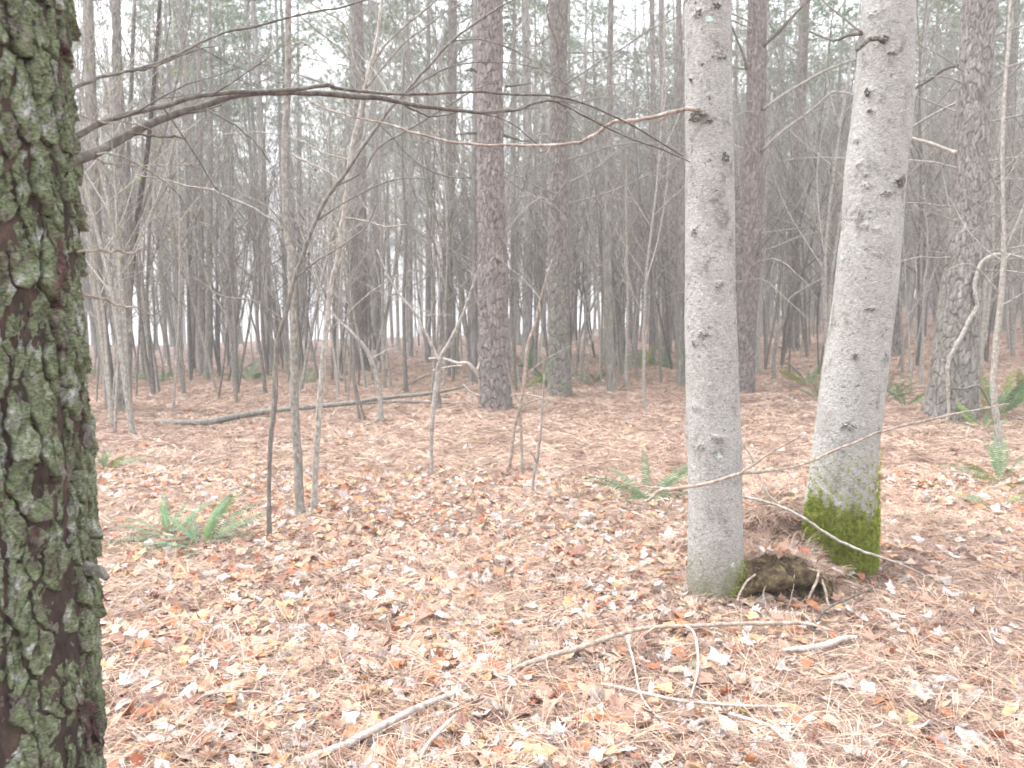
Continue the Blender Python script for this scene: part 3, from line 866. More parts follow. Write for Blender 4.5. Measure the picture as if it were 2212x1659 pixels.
# ------------------------------------------------------------------ the two pale rough trunks
def pale_tree(label, pts, seed, knots, lichens):
    b = G(pts[0][0], pts[0][1])
    c = spine(pts, b.y, 11.0)
    c = np.vstack([[c[0, 0], c[0, 1], c[0, 2] - 0.15, c[0, 3] * 1.02], c])
    path = crom(c, 6)
    root = empty("pale_tree", (b.x, b.y, b.z)); tag(root, label, "tree")
    mb = bark_trunk(path[:, :3], path[:, 3], 220, 0.007, 0.05, 0.05, 0.0, seed, flare=0.10, flare_h=0.25, rough=0.0009, plates=False)
    # rough relief and swellings
    v = mb.v[0]
    R = np.random.default_rng(seed)
    nr = len(v) // 220
    A = v.reshape(nr, 220, 3)
    cen = A.mean(axis=1, keepdims=True)
    dv = A - cen
    th = np.arctan2(dv[..., 1], dv[..., 0]); z = A[..., 2]
    f1, f2, idc = worley(th / 6.2832 * 46 % 46, z / 0.011 + 60 * 0 + 2 * np.sin(th * 3), 46, seed + 1)
    dz_ = 0.0022 * (np.clip(f2 - f1, 0, 0.5) - 0.2) + 0.0016 * (idc - 0.5)
    for _ in range(8):
        a0, z0, s = R.uniform(-3.1, 3.1), R.uniform(0.1, 2.6), R.uniform(0.05, 0.13)
        dz_ = dz_ + R.uniform(-0.006, 0.008) * np.exp(-(((th - a0) * 0.15) ** 2 + (z - z0) ** 2) / (s * s))
    nrm = dv / (np.linalg.norm(dv, axis=2, keepdims=True) + 1e-9)
    A2 = A + nrm * dz_[..., None]
    surf = []
    for (u, vv, sx, sy, kind) in knots + lichens:
        # point of the trunk surface seen at (u, vv)
        y = b.y
        for _ in range(6):
            p = P(u, vv, y)
            cx = np.interp(p.z, path[:, 2], path[:, 0]); cy = np.interp(p.z, path[:, 2], path[:, 1]); rr = np.interp(p.z, path[:, 2], path[:, 3])
            dx = np.clip((p.x - cx) / rr, -0.96, 0.96)
            y = cy - rr * math.sqrt(1 - dx * dx)
        p = P(u, vv, y)
        n_ = np.array([dx, -math.sqrt(1 - dx * dx), 0.0])
        surf.append((np.array(p), n_, pxr(sx, p), pxr(sy, p), kind))
    for (p, n_, rx, ry, kind) in surf:
        if kind != 'lichen':
            dd = A2 - p
            tx = np.array([-n_[1], n_[0], 0])
            a = (dd @ tx) / (rx * 1.5); bz = dd[..., 2] / (ry * 1.5); f = (dd @ n_)
            w = np.exp(-(a * a + bz * bz)) * (np.abs(f) < 0.1)
            amp = 0.010 if kind == 'knot' else 0.008
            A2 = A2 + nrm * (amp * w)[..., None]
    mb.v[0] = A2.reshape(-1, 3)
    part("trunk", mb, M['pale'], root, attr_name="plate")
    for (p, n_, rx, ry, kind) in surf:
        mbk = MB()
        tx = np.array([-n_[1], n_[0], 0]); tz = np.array([0, 0, 1.0])
        rings, k = 5, 18
        th_ = np.arange(k) * 2 * math.pi / k
        jag = np.clip(1 + 0.30 * R.normal(size=k), 0.35, 1.7)
        if kind != 'lichen': rx, ry = rx * 1.6, ry * 1.5
        vv_ = []
        for i in range(rings):
            s = 1 - i / rings
            rise = (0.001 + 0.0015 * (1 - s)) if kind == 'lichen' else ((0.004 if kind == 'scar' else 0.006) + 0.010 * (1 - s) - (0.010 if i == rings - 1 else 0))
            for j in range(k):
                rise_j = rise + R.normal() * (0.0006 if kind == 'lichen' else 0.0035)
                xx = rx * s * jag[j] * math.cos(th_[j])
                base_drop = (xx * xx) / (2 * 0.14)
                vv_.append(p + tx * xx + tz * ry * s * jag[j] * math.sin(th_[j]) - n_ * base_drop + n_ * rise_j + n_ * (0.002 if kind == 'lichen' else 0.0))
        vv_.append(p + n_ * 0.003)
        q = [(i * k + j, i * k + (j + 1) % k, (i + 1) * k + (j + 1) % k, (i + 1) * k + j) for i in range(rings - 1) for j in range(k)]
        t = [((rings - 1) * k + j, (rings - 1) * k + (j + 1) % k, rings * k) for j in range(k)]
        mbk.add(vv_, q, t)
        part("lichen_patch" if kind == 'lichen' else "knot", mbk, M['lichen'] if kind == 'lichen' else (M['scar'] if kind == 'scar' else M['knot']), root)
    TRUNKS.append((b.x, b.y, 0.5))
    return root, path, b

W1, W1p, W1b = pale_tree("pale grey rough barked upright tree with one long dead branch reaching left",
    [(1545, 1285, 120), (1544, 1180, 114), (1543, 1000, 113), (1539, 850, 110), (1536, 680, 108), (1534, 500, 103), (1532, 350, 100), (1530, 180, 99), (1529, 0, 97), (1528, -120, 95)], 31,
    [(1508, 30, 12, 13, 'knot'), (1549, 14, 10, 7, 'knot'), (1553, 120, 22, 12, 'scar'), (1506, 252, 24, 14, 'knot'), (1534, 262, 7, 6, 'scar'), (1566, 342, 12, 16, 'knot'), (1493, 172, 5, 6, 'scar'),
     (1520, 722, 17, 10, 'scar'), (1555, 614, 12, 9, 'scar'), (1500, 740, 6, 10, 'scar'), (1503, 880, 9, 12, 'scar'), (1545, 945, 15, 10, 'scar'), (1515, 965, 12, 12, 'scar'), (1500, 500, 10, 12, 'scar')],
    [(1554, 986, 15, 12, 'lichen'), (1532, 42, 18, 11, 'lichen'), (1582, 1222, 10, 14, 'lichen'), (1530, 204, 9, 6, 'lichen')])
W2, W2p, W2b = pale_tree("pale grey rough barked leaning tree with bright green moss round its foot",
    [(1812, 1215, 134), (1810, 1130, 146), (1818, 1040, 136), (1829, 950, 131), (1838, 880, 131), (1850, 780, 128), (1857, 715, 125), (1868, 620, 126), (1876, 545, 126), (1884, 490, 123), (1894, 365, 122), (1906, 240, 118), (1913, 90, 111), (1920, 0, 107), (1928, -120, 104)], 32,
    [(1888, 30, 28, 12, 'scar'), (1912, 83, 9, 8, 'knot'), (1876, 200, 12, 12, 'knot'), (1880, 240, 8, 6, 'scar'), (1942, 395, 22, 14, 'knot'), (1875, 402, 16, 11, 'scar'), (1858, 353, 9, 8, 'knot'), (1872, 378, 8, 7, 'scar'),
     (1850, 452, 10, 10, 'scar'), (1864, 490, 18, 9, 'scar'), (1895, 495, 12, 8, 'scar'), (1914, 418, 18, 6, 'scar'), (1880, 668, 16, 6, 'scar'), (1847, 770, 8, 9, 'scar'), (1855, 300, 14, 10, 'knot'), (1835, 920, 16, 12, 'scar'), (1925, 115, 10, 5, 'scar')],
    [(1800, 967, 10, 8, 'lichen'), (1866, 433, 8, 5, 'lichen'), (1889, 463, 7, 5, 'lichen'), (1820, 558, 8, 12, 'lichen'), (1812, 985, 7, 5, 'lichen')])
yw = W1b.y - 0.13
px_branch(W1, [(1510, 238, 10), (1490, 236, 10), (1475, 237, 9), (1421, 250, 9), (1385, 258, 8), (1354, 263, 9), (1330, 262, 8), (1311, 272, 8), (1288, 290, 8), (1262, 303, 8), (1238, 310, 7), (1188, 315, 7), (1105, 313, 6), (1038, 313, 6), (970, 305, 6), (903, 290, 5), (870, 278, 5), (837, 268, 4), (790, 257, 4), (737, 247, 3), (700, 233, 3), (660, 217, 2)],
          yw, M['brownbranch'], per=4, wig=0.003, sides=8, y1=yw + 0.9, twigs=4, tl=0.25, label="long brown dead branch bending down then up")
px_branch(W1, [(1190, 315, 3), (1180, 335, 2), (1176, 350, 2)], yw + 0.3, M['stick'])
# dark root limb over the top of the right pale trunk
px_branch(W2, [(1912, 90, 12), (1890, 82, 12), (1872, 90, 10), (1850, 110, 7)], W2b.y - 0.145, M['knot'], sides=8, label="dark ridge of bark below a branch scar")
px_branch(W2, [(1925, -20, 10), (1945, 20, 10), (1966, 55, 10), (1968, 110, 9), (1969, 200, 6), (1968, 300, 4)], W2b.y - 0.05, M['branch_dark'], sides=8, label="dark dead shoot running down the right side")
px_branch(W2, [(1950, 375, 12), (1948, 395, 14), (1925, 412, 10), (1900, 424, 6)], W2b.y - 0.11, M['knot'], sides=8, label="dark curved branch collar")
px_branch(W2, [(1862, 73, 7), (1835, 76, 7), (1810, 85, 6), (1790, 85, 5), (1745, 66, 4)], W2b.y - 0.05, M['branch_dark'], y1=W2b.y + 0.5)
px_branch(W2, [(1862, 70, 6), (1830, 45, 5), (1800, 20, 5), (1770, -5, 4)], W2b.y - 0.05, M['branch_dark'], y1=W2b.y + 0.4)

# moss cushion on the right pale trunk: thousands of little shoots
def moss_on(path, root, test, z0, z1, n, seed, a0=-3.05, a1=0.2):
    R = np.random.default_rng(seed); mb = MB()
    z = R.uniform(z0, z1, n); a = R.uniform(a0, a1, n)
    cx = np.interp(z, path[:, 2], path[:, 0]); cy = np.interp(z, path[:, 2], path[:, 1]); rr = np.interp(z, path[:, 2], path[:, 3])
    rr = rr * (1.03 + 0.05 * np.exp(-np.maximum(z - path[0, 2], 0) / 0.25))
    keep = test(z, a, R); z, a, cx, cy, rr = z[keep], a[keep], cx[keep], cy[keep], rr[keep]
    n_ = np.stack([np.cos(a), np.sin(a), 0 * a], -1)
    cl = 0.010 + 0.008 * np.sin(z * 70 + a * 13) * np.sin(a * 17 - z * 40)
    p = np.stack([cx, cy, z], -1) + n_ * (rr + np.maximum(cl, 0) * 0.5)[:, None]
    d = n_ * 0.7 + R.normal(size=p.shape) * 0.55 + np.array([0, 0, -0.25]); d /= np.linalg.norm(d, axis=1)[:, None]
    s = np.cross(d, R.normal(size=p.shape)); s /= np.linalg.norm(s, axis=1)[:, None] + 1e-9
    L = R.uniform(0.008, 0.020, (len(p), 1))
    m = len(p)
    v = np.vstack([p + s * 0.0022, p - s * 0.0022, p + d * L]); j = np.arange(m)
    mb.add(v, None, np.stack([j, m + j, 2 * m + j], -1))
    return part("moss", mb, M['moss'], root, smooth=False, kind='stuff')
mz0, mz1 = P(1820, 1225, W2b.y).z, P(1820, 1040, W2b.y).z
def t2(z, a, R):
    f = (z - mz0) / (mz1 - mz0)
    edge = 0.84 + 0.035 * np.sin(a * 7) + 0.03 * np.sin(a * 19 + 1) - 0.10 * np.clip(a + 1.9, -1, 1)
    lo = 0.45 * sstep(-1.6, -2.7, a) 
    core = (f < edge - 0.10 + 0.10 * np.sin(a * 31 + f * 9) * np.sin(a * 13) + R.normal(size=len(z)) * 0.05) & (f > lo + R.normal(size=len(z)) * 0.06)
    tuft = (np.sin(a * 23 + z * 31) * np.sin(a * 11 - z * 57 + 1) > 0.25) & (R.uniform(size=len(z)) < 0.5 * np.clip(1.45 - f, 0, 1))
    return core | (tuft & (f > lo))
moss_on(W2p, W2, t2, mz0 - 0.02, mz1 + 0.20, 70000, 5)
def t1(z, a, R):
    return R.uniform(size=len(z)) < np.exp(-(((a + 0.7) / 0.5) ** 2)) * np.clip(1 - (z - W1b.z) / 0.22, 0, 1) * 0.7
moss_on(W1p, W1, t1, W1b.z - 0.03, W1b.z + 0.25, 14000, 6)

# ------------------------------------------------------------------ the big lichen-covered pine at the left edge
def lichen_pine():
    y = 1.40
    edge = [(1659, 232), (1400, 222), (1200, 214), (900, 203), (600, 188), (300, 175), (0, 160)]
    R0 = 0.195
    cs = []
    for v, u in edge:
        p = P(u, v, y)
        cs.append((p.z, p.x))
    cs = np.array(cs)
    slope, icept = np.polyfit(cs[:, 0], cs[:, 1], 1)
    def cx(z): return icept + slope * z - (R0 - 0.010 * (z - 1.4)) * 0.975 - 0.054
    def rad(z): return R0 - 0.010 * (z - 1.4)
    zs = np.linspace(-0.2, 3.4, 40)
    base = Vector((cx(0.0), y, float(H(cx(0.0), y))))
    root = empty("lichen_pine", base)
    tag(root, "very thick pine trunk at the left edge, plated bark covered in green and grey lichen", "pine tree")
    # trunk under the plates
    mb = MB()
    zz = np.arange(-0.15, 15.0, 0.02) if False else np.concatenate([np.arange(-0.15, 3.4, 0.015), np.arange(3.4, 15, 0.3)])
    T, Z = np.meshgrid(np.arange(140) * 2 * math.pi / 140, zz)
    Rr = np.maximum(rad(np.minimum(Z, 3.4)), 0.05) - np.clip(Z - 3.4, 0, 20) * 0.009
    Rr = Rr * (1 + 0.35 * np.exp(-(Z + 0.1) / 0.18)) + 0.004 * np.sin(T * 9 + Z * 4) + 0.0025 * rng.normal(size=T.shape)
    X = cx(np.minimum(Z, 5)) + Rr * np.cos(T); Y = y + Rr * np.sin(T)
    k = 140; n = len(zz)
    i = np.arange(n - 1)[:, None] * k; j = np.arange(k)[None, :]; j2 = (j + 1) % k
    mb.add(np.stack([X, Y, Z], -1).reshape(-1, 3), np.stack([i + j, i + j2, i + k + j2, i + k + j], -1).reshape(-1, 4))
    part("trunk", mb, M['furrow'], root)
    # plates: cells of an irregular, tall pattern
    R = np.random.default_rng(77)
    per = 2 * math.pi * R0
    nx = 27; cw = per / nx; chh = 0.088
    nz = int(3.5 / chh)
    pts = []
    for b_ in range(nz):
        for a_ in range(nx):
            pts.append(((a_ + 0.5 * (b_ % 2) + R.uniform(-0.48, 0.48)) * cw, (b_ + R.uniform(-0.6, 0.6)) * chh - 0.05))
    pts = np.array(pts)
    AS = 0.42
    rest = MB(); count = 0
    for idx, (s0, z0) in enumerate(pts):
        ang = s0 / R0
        poly = [(-0.12, -0.2), (0.12, -0.2), (0.12, 0.2), (-0.12, 0.2)]
        d = pts - np.array([s0, z0])
        d[:, 0] -= per * np.round(d[:, 0] / per)
        dd = (d[:, 0] ** 2 + (AS * d[:, 1]) ** 2)
        for q in np.argsort(dd)[1:13]:
            mx, mz = d[q] / 2
            nx_, nz_ = d[q, 0], d[q, 1] * AS * AS
            new = []
            for a in range(len(poly)):
                A_, B_ = poly[a], poly[(a + 1) % len(poly)]
                fa = (A_[0] - mx) * nx_ + (A_[1] - mz) * nz_
                fb = (B_[0] - mx) * nx_ + (B_[1] - mz) * nz_
                if fa <= 0: new.append(A_)
                if (fa < 0) != (fb < 0):
                    t = fa / (fa - fb); new.append((A_[0] + (B_[0] - A_[0]) * t, A_[1] + (B_[1] - A_[1]) * t))
            poly = new
            if len(poly) < 3: break
        if len(poly) < 3: continue
        poly = np.array(poly); c = poly.mean(0)
        # even steps along the outline, jagged
        out = []
        for a in range(len(poly)):
            A_, B_ = poly[a], poly[(a + 1) % len(poly)]
            m = max(1, int(np.linalg.norm(B_ - A_) / 0.0075))
            for t in range(m): out.append(A_ + (B_ - A_) * t / m)
        out = np.array(out); kk = len(out)
        if kk < 8: continue
        for _ in range(1):
            out = 0.9 * out + 0.05 * np.roll(out, 1, 0) + 0.05 * np.roll(out, -1, 0)
        w_ = 0.5 * (out[:, 0].max() - out[:, 0].min())
        gx = 0.0022 + 0.0065 * R.uniform() ** 2; gz = 0.0006 + 0.0035 * R.uniform() ** 2
        e = out - c
        e[:, 0] *= max(0.3, 1 - gx / max(w_, 0.006)); e[:, 1] *= max(0.3, 1 - gz / 0.05)
        e = e + R.normal(size=e.shape) * np.array([0.0018, 0.0028])
        e[:, 0] += 0.003 * np.sin(e[:, 1] * 90 + R.uniform(0, 6))
        hh = R.uniform(0.007, 0.020)
        tl, ts = R.uniform(0.0, 0.2), R.uniform(-0.22, 0.22)
        rings = [(0.97, -0.006), (1.02, hh * 0.75), (1.0, hh * 0.96), (0.93, hh * 1.0), (0.80, hh * 1.01), (0.66, hh * 1.02), (0.5, hh * 1.03), (0.33, hh * 1.03), (0.17, hh * 1.03)]
        V = []
        s_l = z_l = None
        P_, Q_, fq = R.uniform(0, 6.28), R.uniform(0, 6.28), R.uniform(60, 120)
        for ri, (f, h_) in enumerate(rings):
            xy = e * f
            hv = np.full(kk, h_)
            if ri >= 1:
                st = np.sin(xy[:, 1] * fq + 2.0 * np.sin(xy[:, 0] * 70 + P_) + Q_)
                st2 = np.sin(xy[:, 0] * 150 + 2.5 * np.sin(xy[:, 1] * 50 + Q_) + P_)
                hv = hv + (0.0017 * np.sign(st) + 0.0013 * np.sign(st2)) * (ri > 1) + R.normal(size=kk) * 0.0015 - xy[:, 1] * tl + xy[:, 0] * ts
            V.append(np.column_stack([xy + c, hv]))
        V.append(np.array([[c[0], c[1], hh * 1.03 + float(V[-1][:, 2].mean() - hh * 1.03)]]))
        V = np.vstack(V)
        # long winding vertical furrows that cut through the plates
        sw, zw = s0 + V[:, 0], z0 + V[:, 1]
        for kf in range(9):
            ln = kf * per / 9 + 0.018 * math.sin(kf * 2.1) + 0.016 * np.sin(zw * (4.2 + 0.3 * kf) + kf) + 0.005 * np.sin(zw * 23 + kf * 2)
            dl = np.abs((sw - ln + per / 2) % per - per / 2)
            wf = 0.0055 + 0.0035 * np.sin(zw * 7 + kf * 3)
            V[:, 2] = V[:, 2] - 0.020 * np.exp(-(dl / wf) ** 6)
        th = ang + V[:, 0] / R0
        Zw = z0 + V[:, 1]
        Rw = rad(np.minimum(Zw, 3.4)) + V[:, 2] - 0.006
        Xw = cx(Zw) + Rw * np.cos(th); Yw = y + Rw * np.sin(th)
        nr = len(rings)
        j = np.arange(kk); j2 = (j + 1) % kk
        q = np.vstack([np.stack([r_ * kk + j, r_ * kk + j2, (r_ + 1) * kk + j2, (r_ + 1) * kk + j], -1) for r_ in range(nr - 1)])
        t = np.stack([(nr - 1) * kk + j, (nr - 1) * kk + j2, np.full(kk, nr * kk)], -1)
        verts = np.column_stack([Xw, Yw, Zw])
        a_mid = (ang + math.pi) % (2 * math.pi) - math.pi
        if -2.6 < a_mid < 0.55 and 0.50 < z0 < 2.12 and count < 298:
            mb = MB(); mb.add(verts, q, t); part("bark_plate", mb, M['plate'], root, smooth=True); count += 1
        else:
            rest.add(verts, q, t)
    part("bark", rest, M['plate'], root, kind='stuff')
    # bulging scar low on the visible side and small twig stubs
    for (u, v, ln) in ((222, 1235, 0.016),):
        p = P(u - 5, v, y - 0.02)
        mb = MB(); mb.tube([(p.x - 0.03, p.y, p.z + 0.01), (p.x, p.y, p.z), (p.x + ln, p.y - 0.005, p.z - 0.012)], [0.012, 0.011, 0.005], 7, wob=0.15)
        part("branch_stub", mb, M['knot'], root)
    o = obj_from("crown", CROWNS[2][0], root, Vector((cx(5) - base.x, 0, -2.0)), (0, 0, 1.0))
    obj_from("limbs", CROWNS[2][1], o)
    TRUNKS.append((base.x, base.y, 0.9))
    return root, y
LP, ylp = lichen_pine()
ys = 1.42
big = px_branch(LP, [(120, 372, 24), (180, 340, 22), (207, 330, 20), (233, 317, 19), (290, 283, 18), (333, 263, 17), (400, 240, 16), (443, 227, 15), (500, 208, 14), (560, 200, 13), (617, 200, 13), (670, 201, 12), (710, 203, 12), (760, 208, 12), (820, 212, 11), (873, 223, 9), (925, 231, 9), (975, 237, 8), (1043, 243, 7), (1110, 238, 7), (1154, 223, 6), (1192, 218, 5), (1228, 233, 4), (1280, 260, 4), (1347, 293, 3), (1430, 323, 3), (1490, 350, 2)],
          ys, M['branch_dark'], per=4, wig=0.0012, sides=9, y1=3.1, twigs=5, label="longest dark branch arching over to the right")
px_branch(LP, [(120, 318, 15), (173, 288, 13), (233, 260, 12), (300, 242, 11), (350, 230, 10), (417, 210, 10), (500, 200, 9), (583, 197, 8), (667, 190, 8), (707, 184, 9), (737, 192, 7), (837, 202, 6), (900, 203, 6), (970, 200, 6), (1037, 198, 6), (1103, 204, 5), (1204, 208, 5), (1270, 227, 4), (1337, 257, 4), (1387, 283, 4), (1475, 337, 3)],
          ys + 0.03, M['branch_dark'], per=4, wig=0.0012, sides=8, y1=2.9, twigs=4)
px_branch(LP, [(120, 205, 8), (177, 182, 7), (233, 163, 6), (283, 153, 6), (333, 137, 6), (400, 110, 6), (440, 90, 5), (483, 73, 5), (567, 55, 5), (667, 27, 4), (737, 17, 4), (850, -20, 3)], ys, M['branch_dark'], per=4, sides=7, y1=2.4, twigs=3)
px_branch(LP, [(283, 154, 5), (320, 147, 5), (367, 130, 4), (427, 107, 3), (467, 98, 2)], 1.58, M['branch_dark'], y1=1.8)
px_branch(LP, [(207, 332, 4), (235, 333, 4), (262, 338, 4), (290, 352, 4), (330, 375, 4), (367, 400, 4), (400, 440, 3), (433, 480, 3), (458, 489, 2)], 1.47, M['sapling'], y1=1.9, twigs=2, label="thin pale twig hanging down from the big branch")
px_branch(LP, [(290, 290, 6), (330, 294, 5), (370, 295, 5), (400, 298, 4)], 1.56, M['branch_dark'])
px_branch(LP, [(443, 235, 3), (500, 267, 3), (550, 307, 3), (582, 350, 2)], 1.78, M['branch_dark'], twigs=1)
px_branch(LP, [(160, 248, 3), (195, 258, 3), (245, 266, 3), (290, 268, 3), (340, 285, 2), (400, 305, 2)], 1.45, M['stick'], y1=1.8)
px_branch(LP, [(160, 328, 3), (200, 342, 3), (240, 355, 3), (300, 358, 3), (360, 356, 2), (420, 352, 2)], 1.45, M['stick'], y1=1.9)
px_branch(LP, [(165, 545, 7), (200, 541, 6), (240, 544, 6), (285, 547, 5), (300, 538, 3), (345, 545, 2), (380, 560, 2)], 1.45, M['stick'], y1=1.6)
px_branch(LP, [(165, 628, 7), (190, 638, 6), (240, 653, 5), (290, 665, 4), (333, 683, 3)], 1.45, M['stick'], y1=1.7)
px_branch(LP, [(873, 226, 5), (900, 240, 4), (925, 251, 4), (960, 249, 3), (1000, 243, 3), (1060, 250, 2), (1110, 270, 2), (1160, 310, 2)], 2.45, M['branch_dark'], y1=2.8)

# ------------------------------------------------------------------ saplings traced one by one
def sapling(label, stems, mat='sapling', nbr=5, zb=(1.3, 3.6), seed=0, bs=(0.35, 0.8), group=None, name="sapling", base=None, twigs=0, wig=0.002):
    u0, v0, w0 = stems[0][0]
    b = G(u0, v0) if base is None else base
    root = empty(name, b); tag(root, label, "sapling", group)
    first = None
    for si, pts in enumerate(stems):
        c = []
        for (u, v, w) in pts:
            p = P(u, v, b.y); c.append((p.x, p.y, p.z, pxr(w, p)))
        if si == 0: c[0] = (c[0][0], c[0][1], c[0][2] - 0.04, c[0][3] * 1.25)
        path = crom(c, 6)
        R = np.random.default_rng(seed + si + int(u0))
        path = wiggle(path, wig, R)
        path[:, 3] *= 1 + 0.05 * R.normal(size=len(path))
        mb = MB(); mb.tube(path[:, :3], np.maximum(path[:, 3], 0.001), 9 if w0 > 8 else 6, wob=0.03)
        for k in range(twigs):
            i = int(R.integers(len(path) // 4, len(path)))
            s = R.normal(size=3); s[1] *= 0.7; s[2] = abs(s[2])
            grow(mb, path[i, :3], s, R.uniform(0.15, 0.5), max(0.0012, path[i, 3] * 0.4), 1, R, kids=4, segs=5, sides=3, wig=0.12)
        part("stem" if si == 0 else "branch", mb, M[mat], root)
        if si == 0: first = path
    R = np.random.default_rng(seed + 90)
    if nbr: add_branches(root, first[:, :3], first[:, 3], zb[0], min(zb[1], first[-1, 2]), nbr, BR_SAP, R, *bs)
    TRUNKS.append((b.x, b.y, 0.3))
    return root
sapling("tallest straight grey green sapling left of centre, running out of the top of the picture",
    [[(650, 1122, 24), (647, 1090, 21), (642, 980, 19), (637, 886, 18), (634, 720, 17), (631, 640, 18), (629, 553, 17), (620, 500, 15), (615, 333, 15), (619, 240, 14), (622, 167, 14), (622, 0, 13), (620, -250, 10)],
     [(612, 497, 7), (595, 478, 6), (573, 467, 6), (545, 448, 6), (517, 437, 5), (480, 420, 5), (457, 410, 5), (410, 403, 4), (350, 387, 3), (290, 378, 3)],
     [(626, 330, 6), (650, 345, 5), (690, 362, 4), (740, 392, 3)], [(623, 120, 5), (650, 90, 5), (690, 120, 3), (730, 165, 2)]], nbr=4, zb=(2.0, 3.2), seed=1, bs=(0.3, 0.5))
sapling("slim pale sapling sharing a foot with the tallest straight one and curving away right",
    [[(677, 1112, 17), (678, 1090, 14), (683, 990, 13), (689, 892, 13), (696, 800, 13), (703, 722, 12), (715, 620, 11), (729, 553, 10), (737, 490, 10), (745, 440, 9), (757, 330, 9), (775, 250, 8), (785, 200, 8), (800, 140, 7), (815, 80, 7), (825, 0, 6), (840, -120, 4)],
     [(800, 145, 6), (830, 100, 5), (870, 60, 4), (920, 20, 4), (960, -20, 3)], [(786, 195, 5), (866, 100, 4), (915, 62, 4), (956, 30, 3), (1000, 5, 2)],
     [(790, 180, 5), (766, 135, 4), (746, 55, 4), (700, 25, 3), (651, -5, 2)], [(789, 170, 4), (740, 110, 3), (690, 70, 3), (640, 30, 2)], [(776, 250, 4), (716, 190, 4), (616, 150, 3), (550, 118, 3), (491, 100, 2)],
     [(755, 345, 4), (700, 330, 3), (640, 300, 3), (560, 285, 2), (480, 290, 2)], [(716, 615, 4), (680, 560, 3), (650, 500, 3), (640, 430, 2)], [(704, 720, 4), (740, 690, 3), (790, 640, 3), (850, 600, 2), (900, 580, 2)], [(741, 470, 5), (790, 478, 5), (830, 490, 4), (880, 485, 3)]], nbr=5, zb=(1.9, 3.0), seed=2, bs=(0.3, 0.6))
sapling("thin dark crooked sapling crossing in front of the straight one and leaning far right",
    [[(582, 1168, 11), (581, 1095, 10), (582, 1020, 9), (584, 961, 10), (590, 900, 11), (594, 850, 12), (595, 790, 11), (602, 730, 10), (613, 690, 10), (637, 600, 9), (656, 545, 9), (680, 480, 8), (705, 430, 8), (737, 387, 8), (780, 325, 7), (820, 267, 7), (870, 205, 6), (917, 153, 6), (975, 90, 5), (1037, 43, 5), (1090, 10, 4), (1150, -20, 3)],
     [(595, 760, 6), (580, 700, 5), (567, 640, 5), (572, 590, 4), (575, 520, 3)], [(720, 405, 5), (786, 370, 4), (816, 320, 4), (916, 260, 4), (1016, 200, 3), (1080, 170, 2)],
     [(680, 480, 4), (740, 440, 4), (816, 400, 3), (876, 385, 3), (930, 388, 2)], [(637, 600, 4), (690, 560, 4), (740, 530, 3), (790, 490, 3), (815, 440, 2)], [(610, 690, 4), (550, 650, 3), (480, 640, 3), (420, 600, 2)], [(975, 90, 4), (1030, 85, 3), (1091, 100, 3), (1150, 130, 2)],
     [(820, 267, 4), (850, 300, 3), (900, 350, 3), (960, 380, 3), (1020, 385, 2)], [(656, 545, 4), (600, 470, 3), (560, 420, 3), (540, 350, 2)], [(870, 205, 4), (930, 165, 4), (990, 140, 3), (1060, 135, 3), (1130, 140, 2), (1190, 160, 2), (1240, 195, 2)]],
    'sapling_dark', nbr=5, zb=(1.5, 2.8), seed=3, bs=(0.3, 0.6))
sapling("pale sapling forking into a wide V, left of the thick middle pine",
    [[(932, 1035, 7), (932, 970, 7), (933, 920, 9), (939, 860, 12), (945, 820, 12), (949, 781, 10), (958, 760, 8), (971, 738, 7), (1001, 676, 6), (1018, 626, 4), (1036, 570, 2)],
     [(949, 781, 9), (930, 740, 7), (912, 705, 6), (897, 676, 6), (871, 647, 5), (840, 600, 4), (815, 540, 3)]], 'deadwood', nbr=5, zb=(1.0, 2.2), seed=4, bs=(0.3, 0.6), twigs=3)
sapling("bare leaning sapling with a mossy foot behind the fallen log, bending to the upper left",
    [[(822, 915, 15), (822, 880, 12), (821, 853, 11), (812, 810, 10), (800, 775, 10), (787, 749, 9), (757, 716, 7), (720, 680, 6), (690, 630, 4), (670, 560, 3)]], nbr=6, zb=(0.7, 2.4), seed=5, bs=(0.4, 0.8), twigs=4)
sapling("two thin dark shoots rising together left of the mossy footed sapling",
    [[(778, 912, 6), (768, 850, 5), (760, 790, 5), (757, 700, 4), (750, 600, 3)], [(790, 912, 5), (775, 860, 4), (762, 800, 4), (745, 730, 3)]], 'sapling_dark', nbr=3, zb=(0.8, 2.0), seed=6, bs=(0.3, 0.6))
sapling("bent whitish sapling with a split foot, right of the thick middle pine",
    [[(1088, 1035, 8), (1096, 1012, 8), (1104, 985, 8), (1108, 940, 8), (1113, 915, 8), (1122, 880, 8), (1130, 840, 8), (1135, 800, 8), (1139, 755, 8), (1147, 725, 7), (1157, 695, 6), (1166, 650, 4), (1180, 600, 3), (1192, 560, 2)],
     [(1112, 880, 5), (1145, 868, 4), (1175, 862, 3), (1205, 870, 3)], [(1128, 1058, 6), (1128, 1000, 6), (1126, 940, 6), (1124, 890, 5)]], 'stick', nbr=4, zb=(0.9, 2.2), seed=7, bs=(0.3, 0.6), twigs=3)
sapling("threadlike pale sapling right of the bent whitish one",
    [[(1148, 1072, 6), (1153, 1030, 6), (1160, 1000, 6), (1166, 950, 5), (1172, 880, 4), (1175, 820, 4), (1172, 740, 3), (1166, 660, 3)], [(1160, 1000, 4), (1152, 985, 4), (1146, 975, 3)]], nbr=2, zb=(0.6, 1.4), seed=8, bs=(0.2, 0.4))
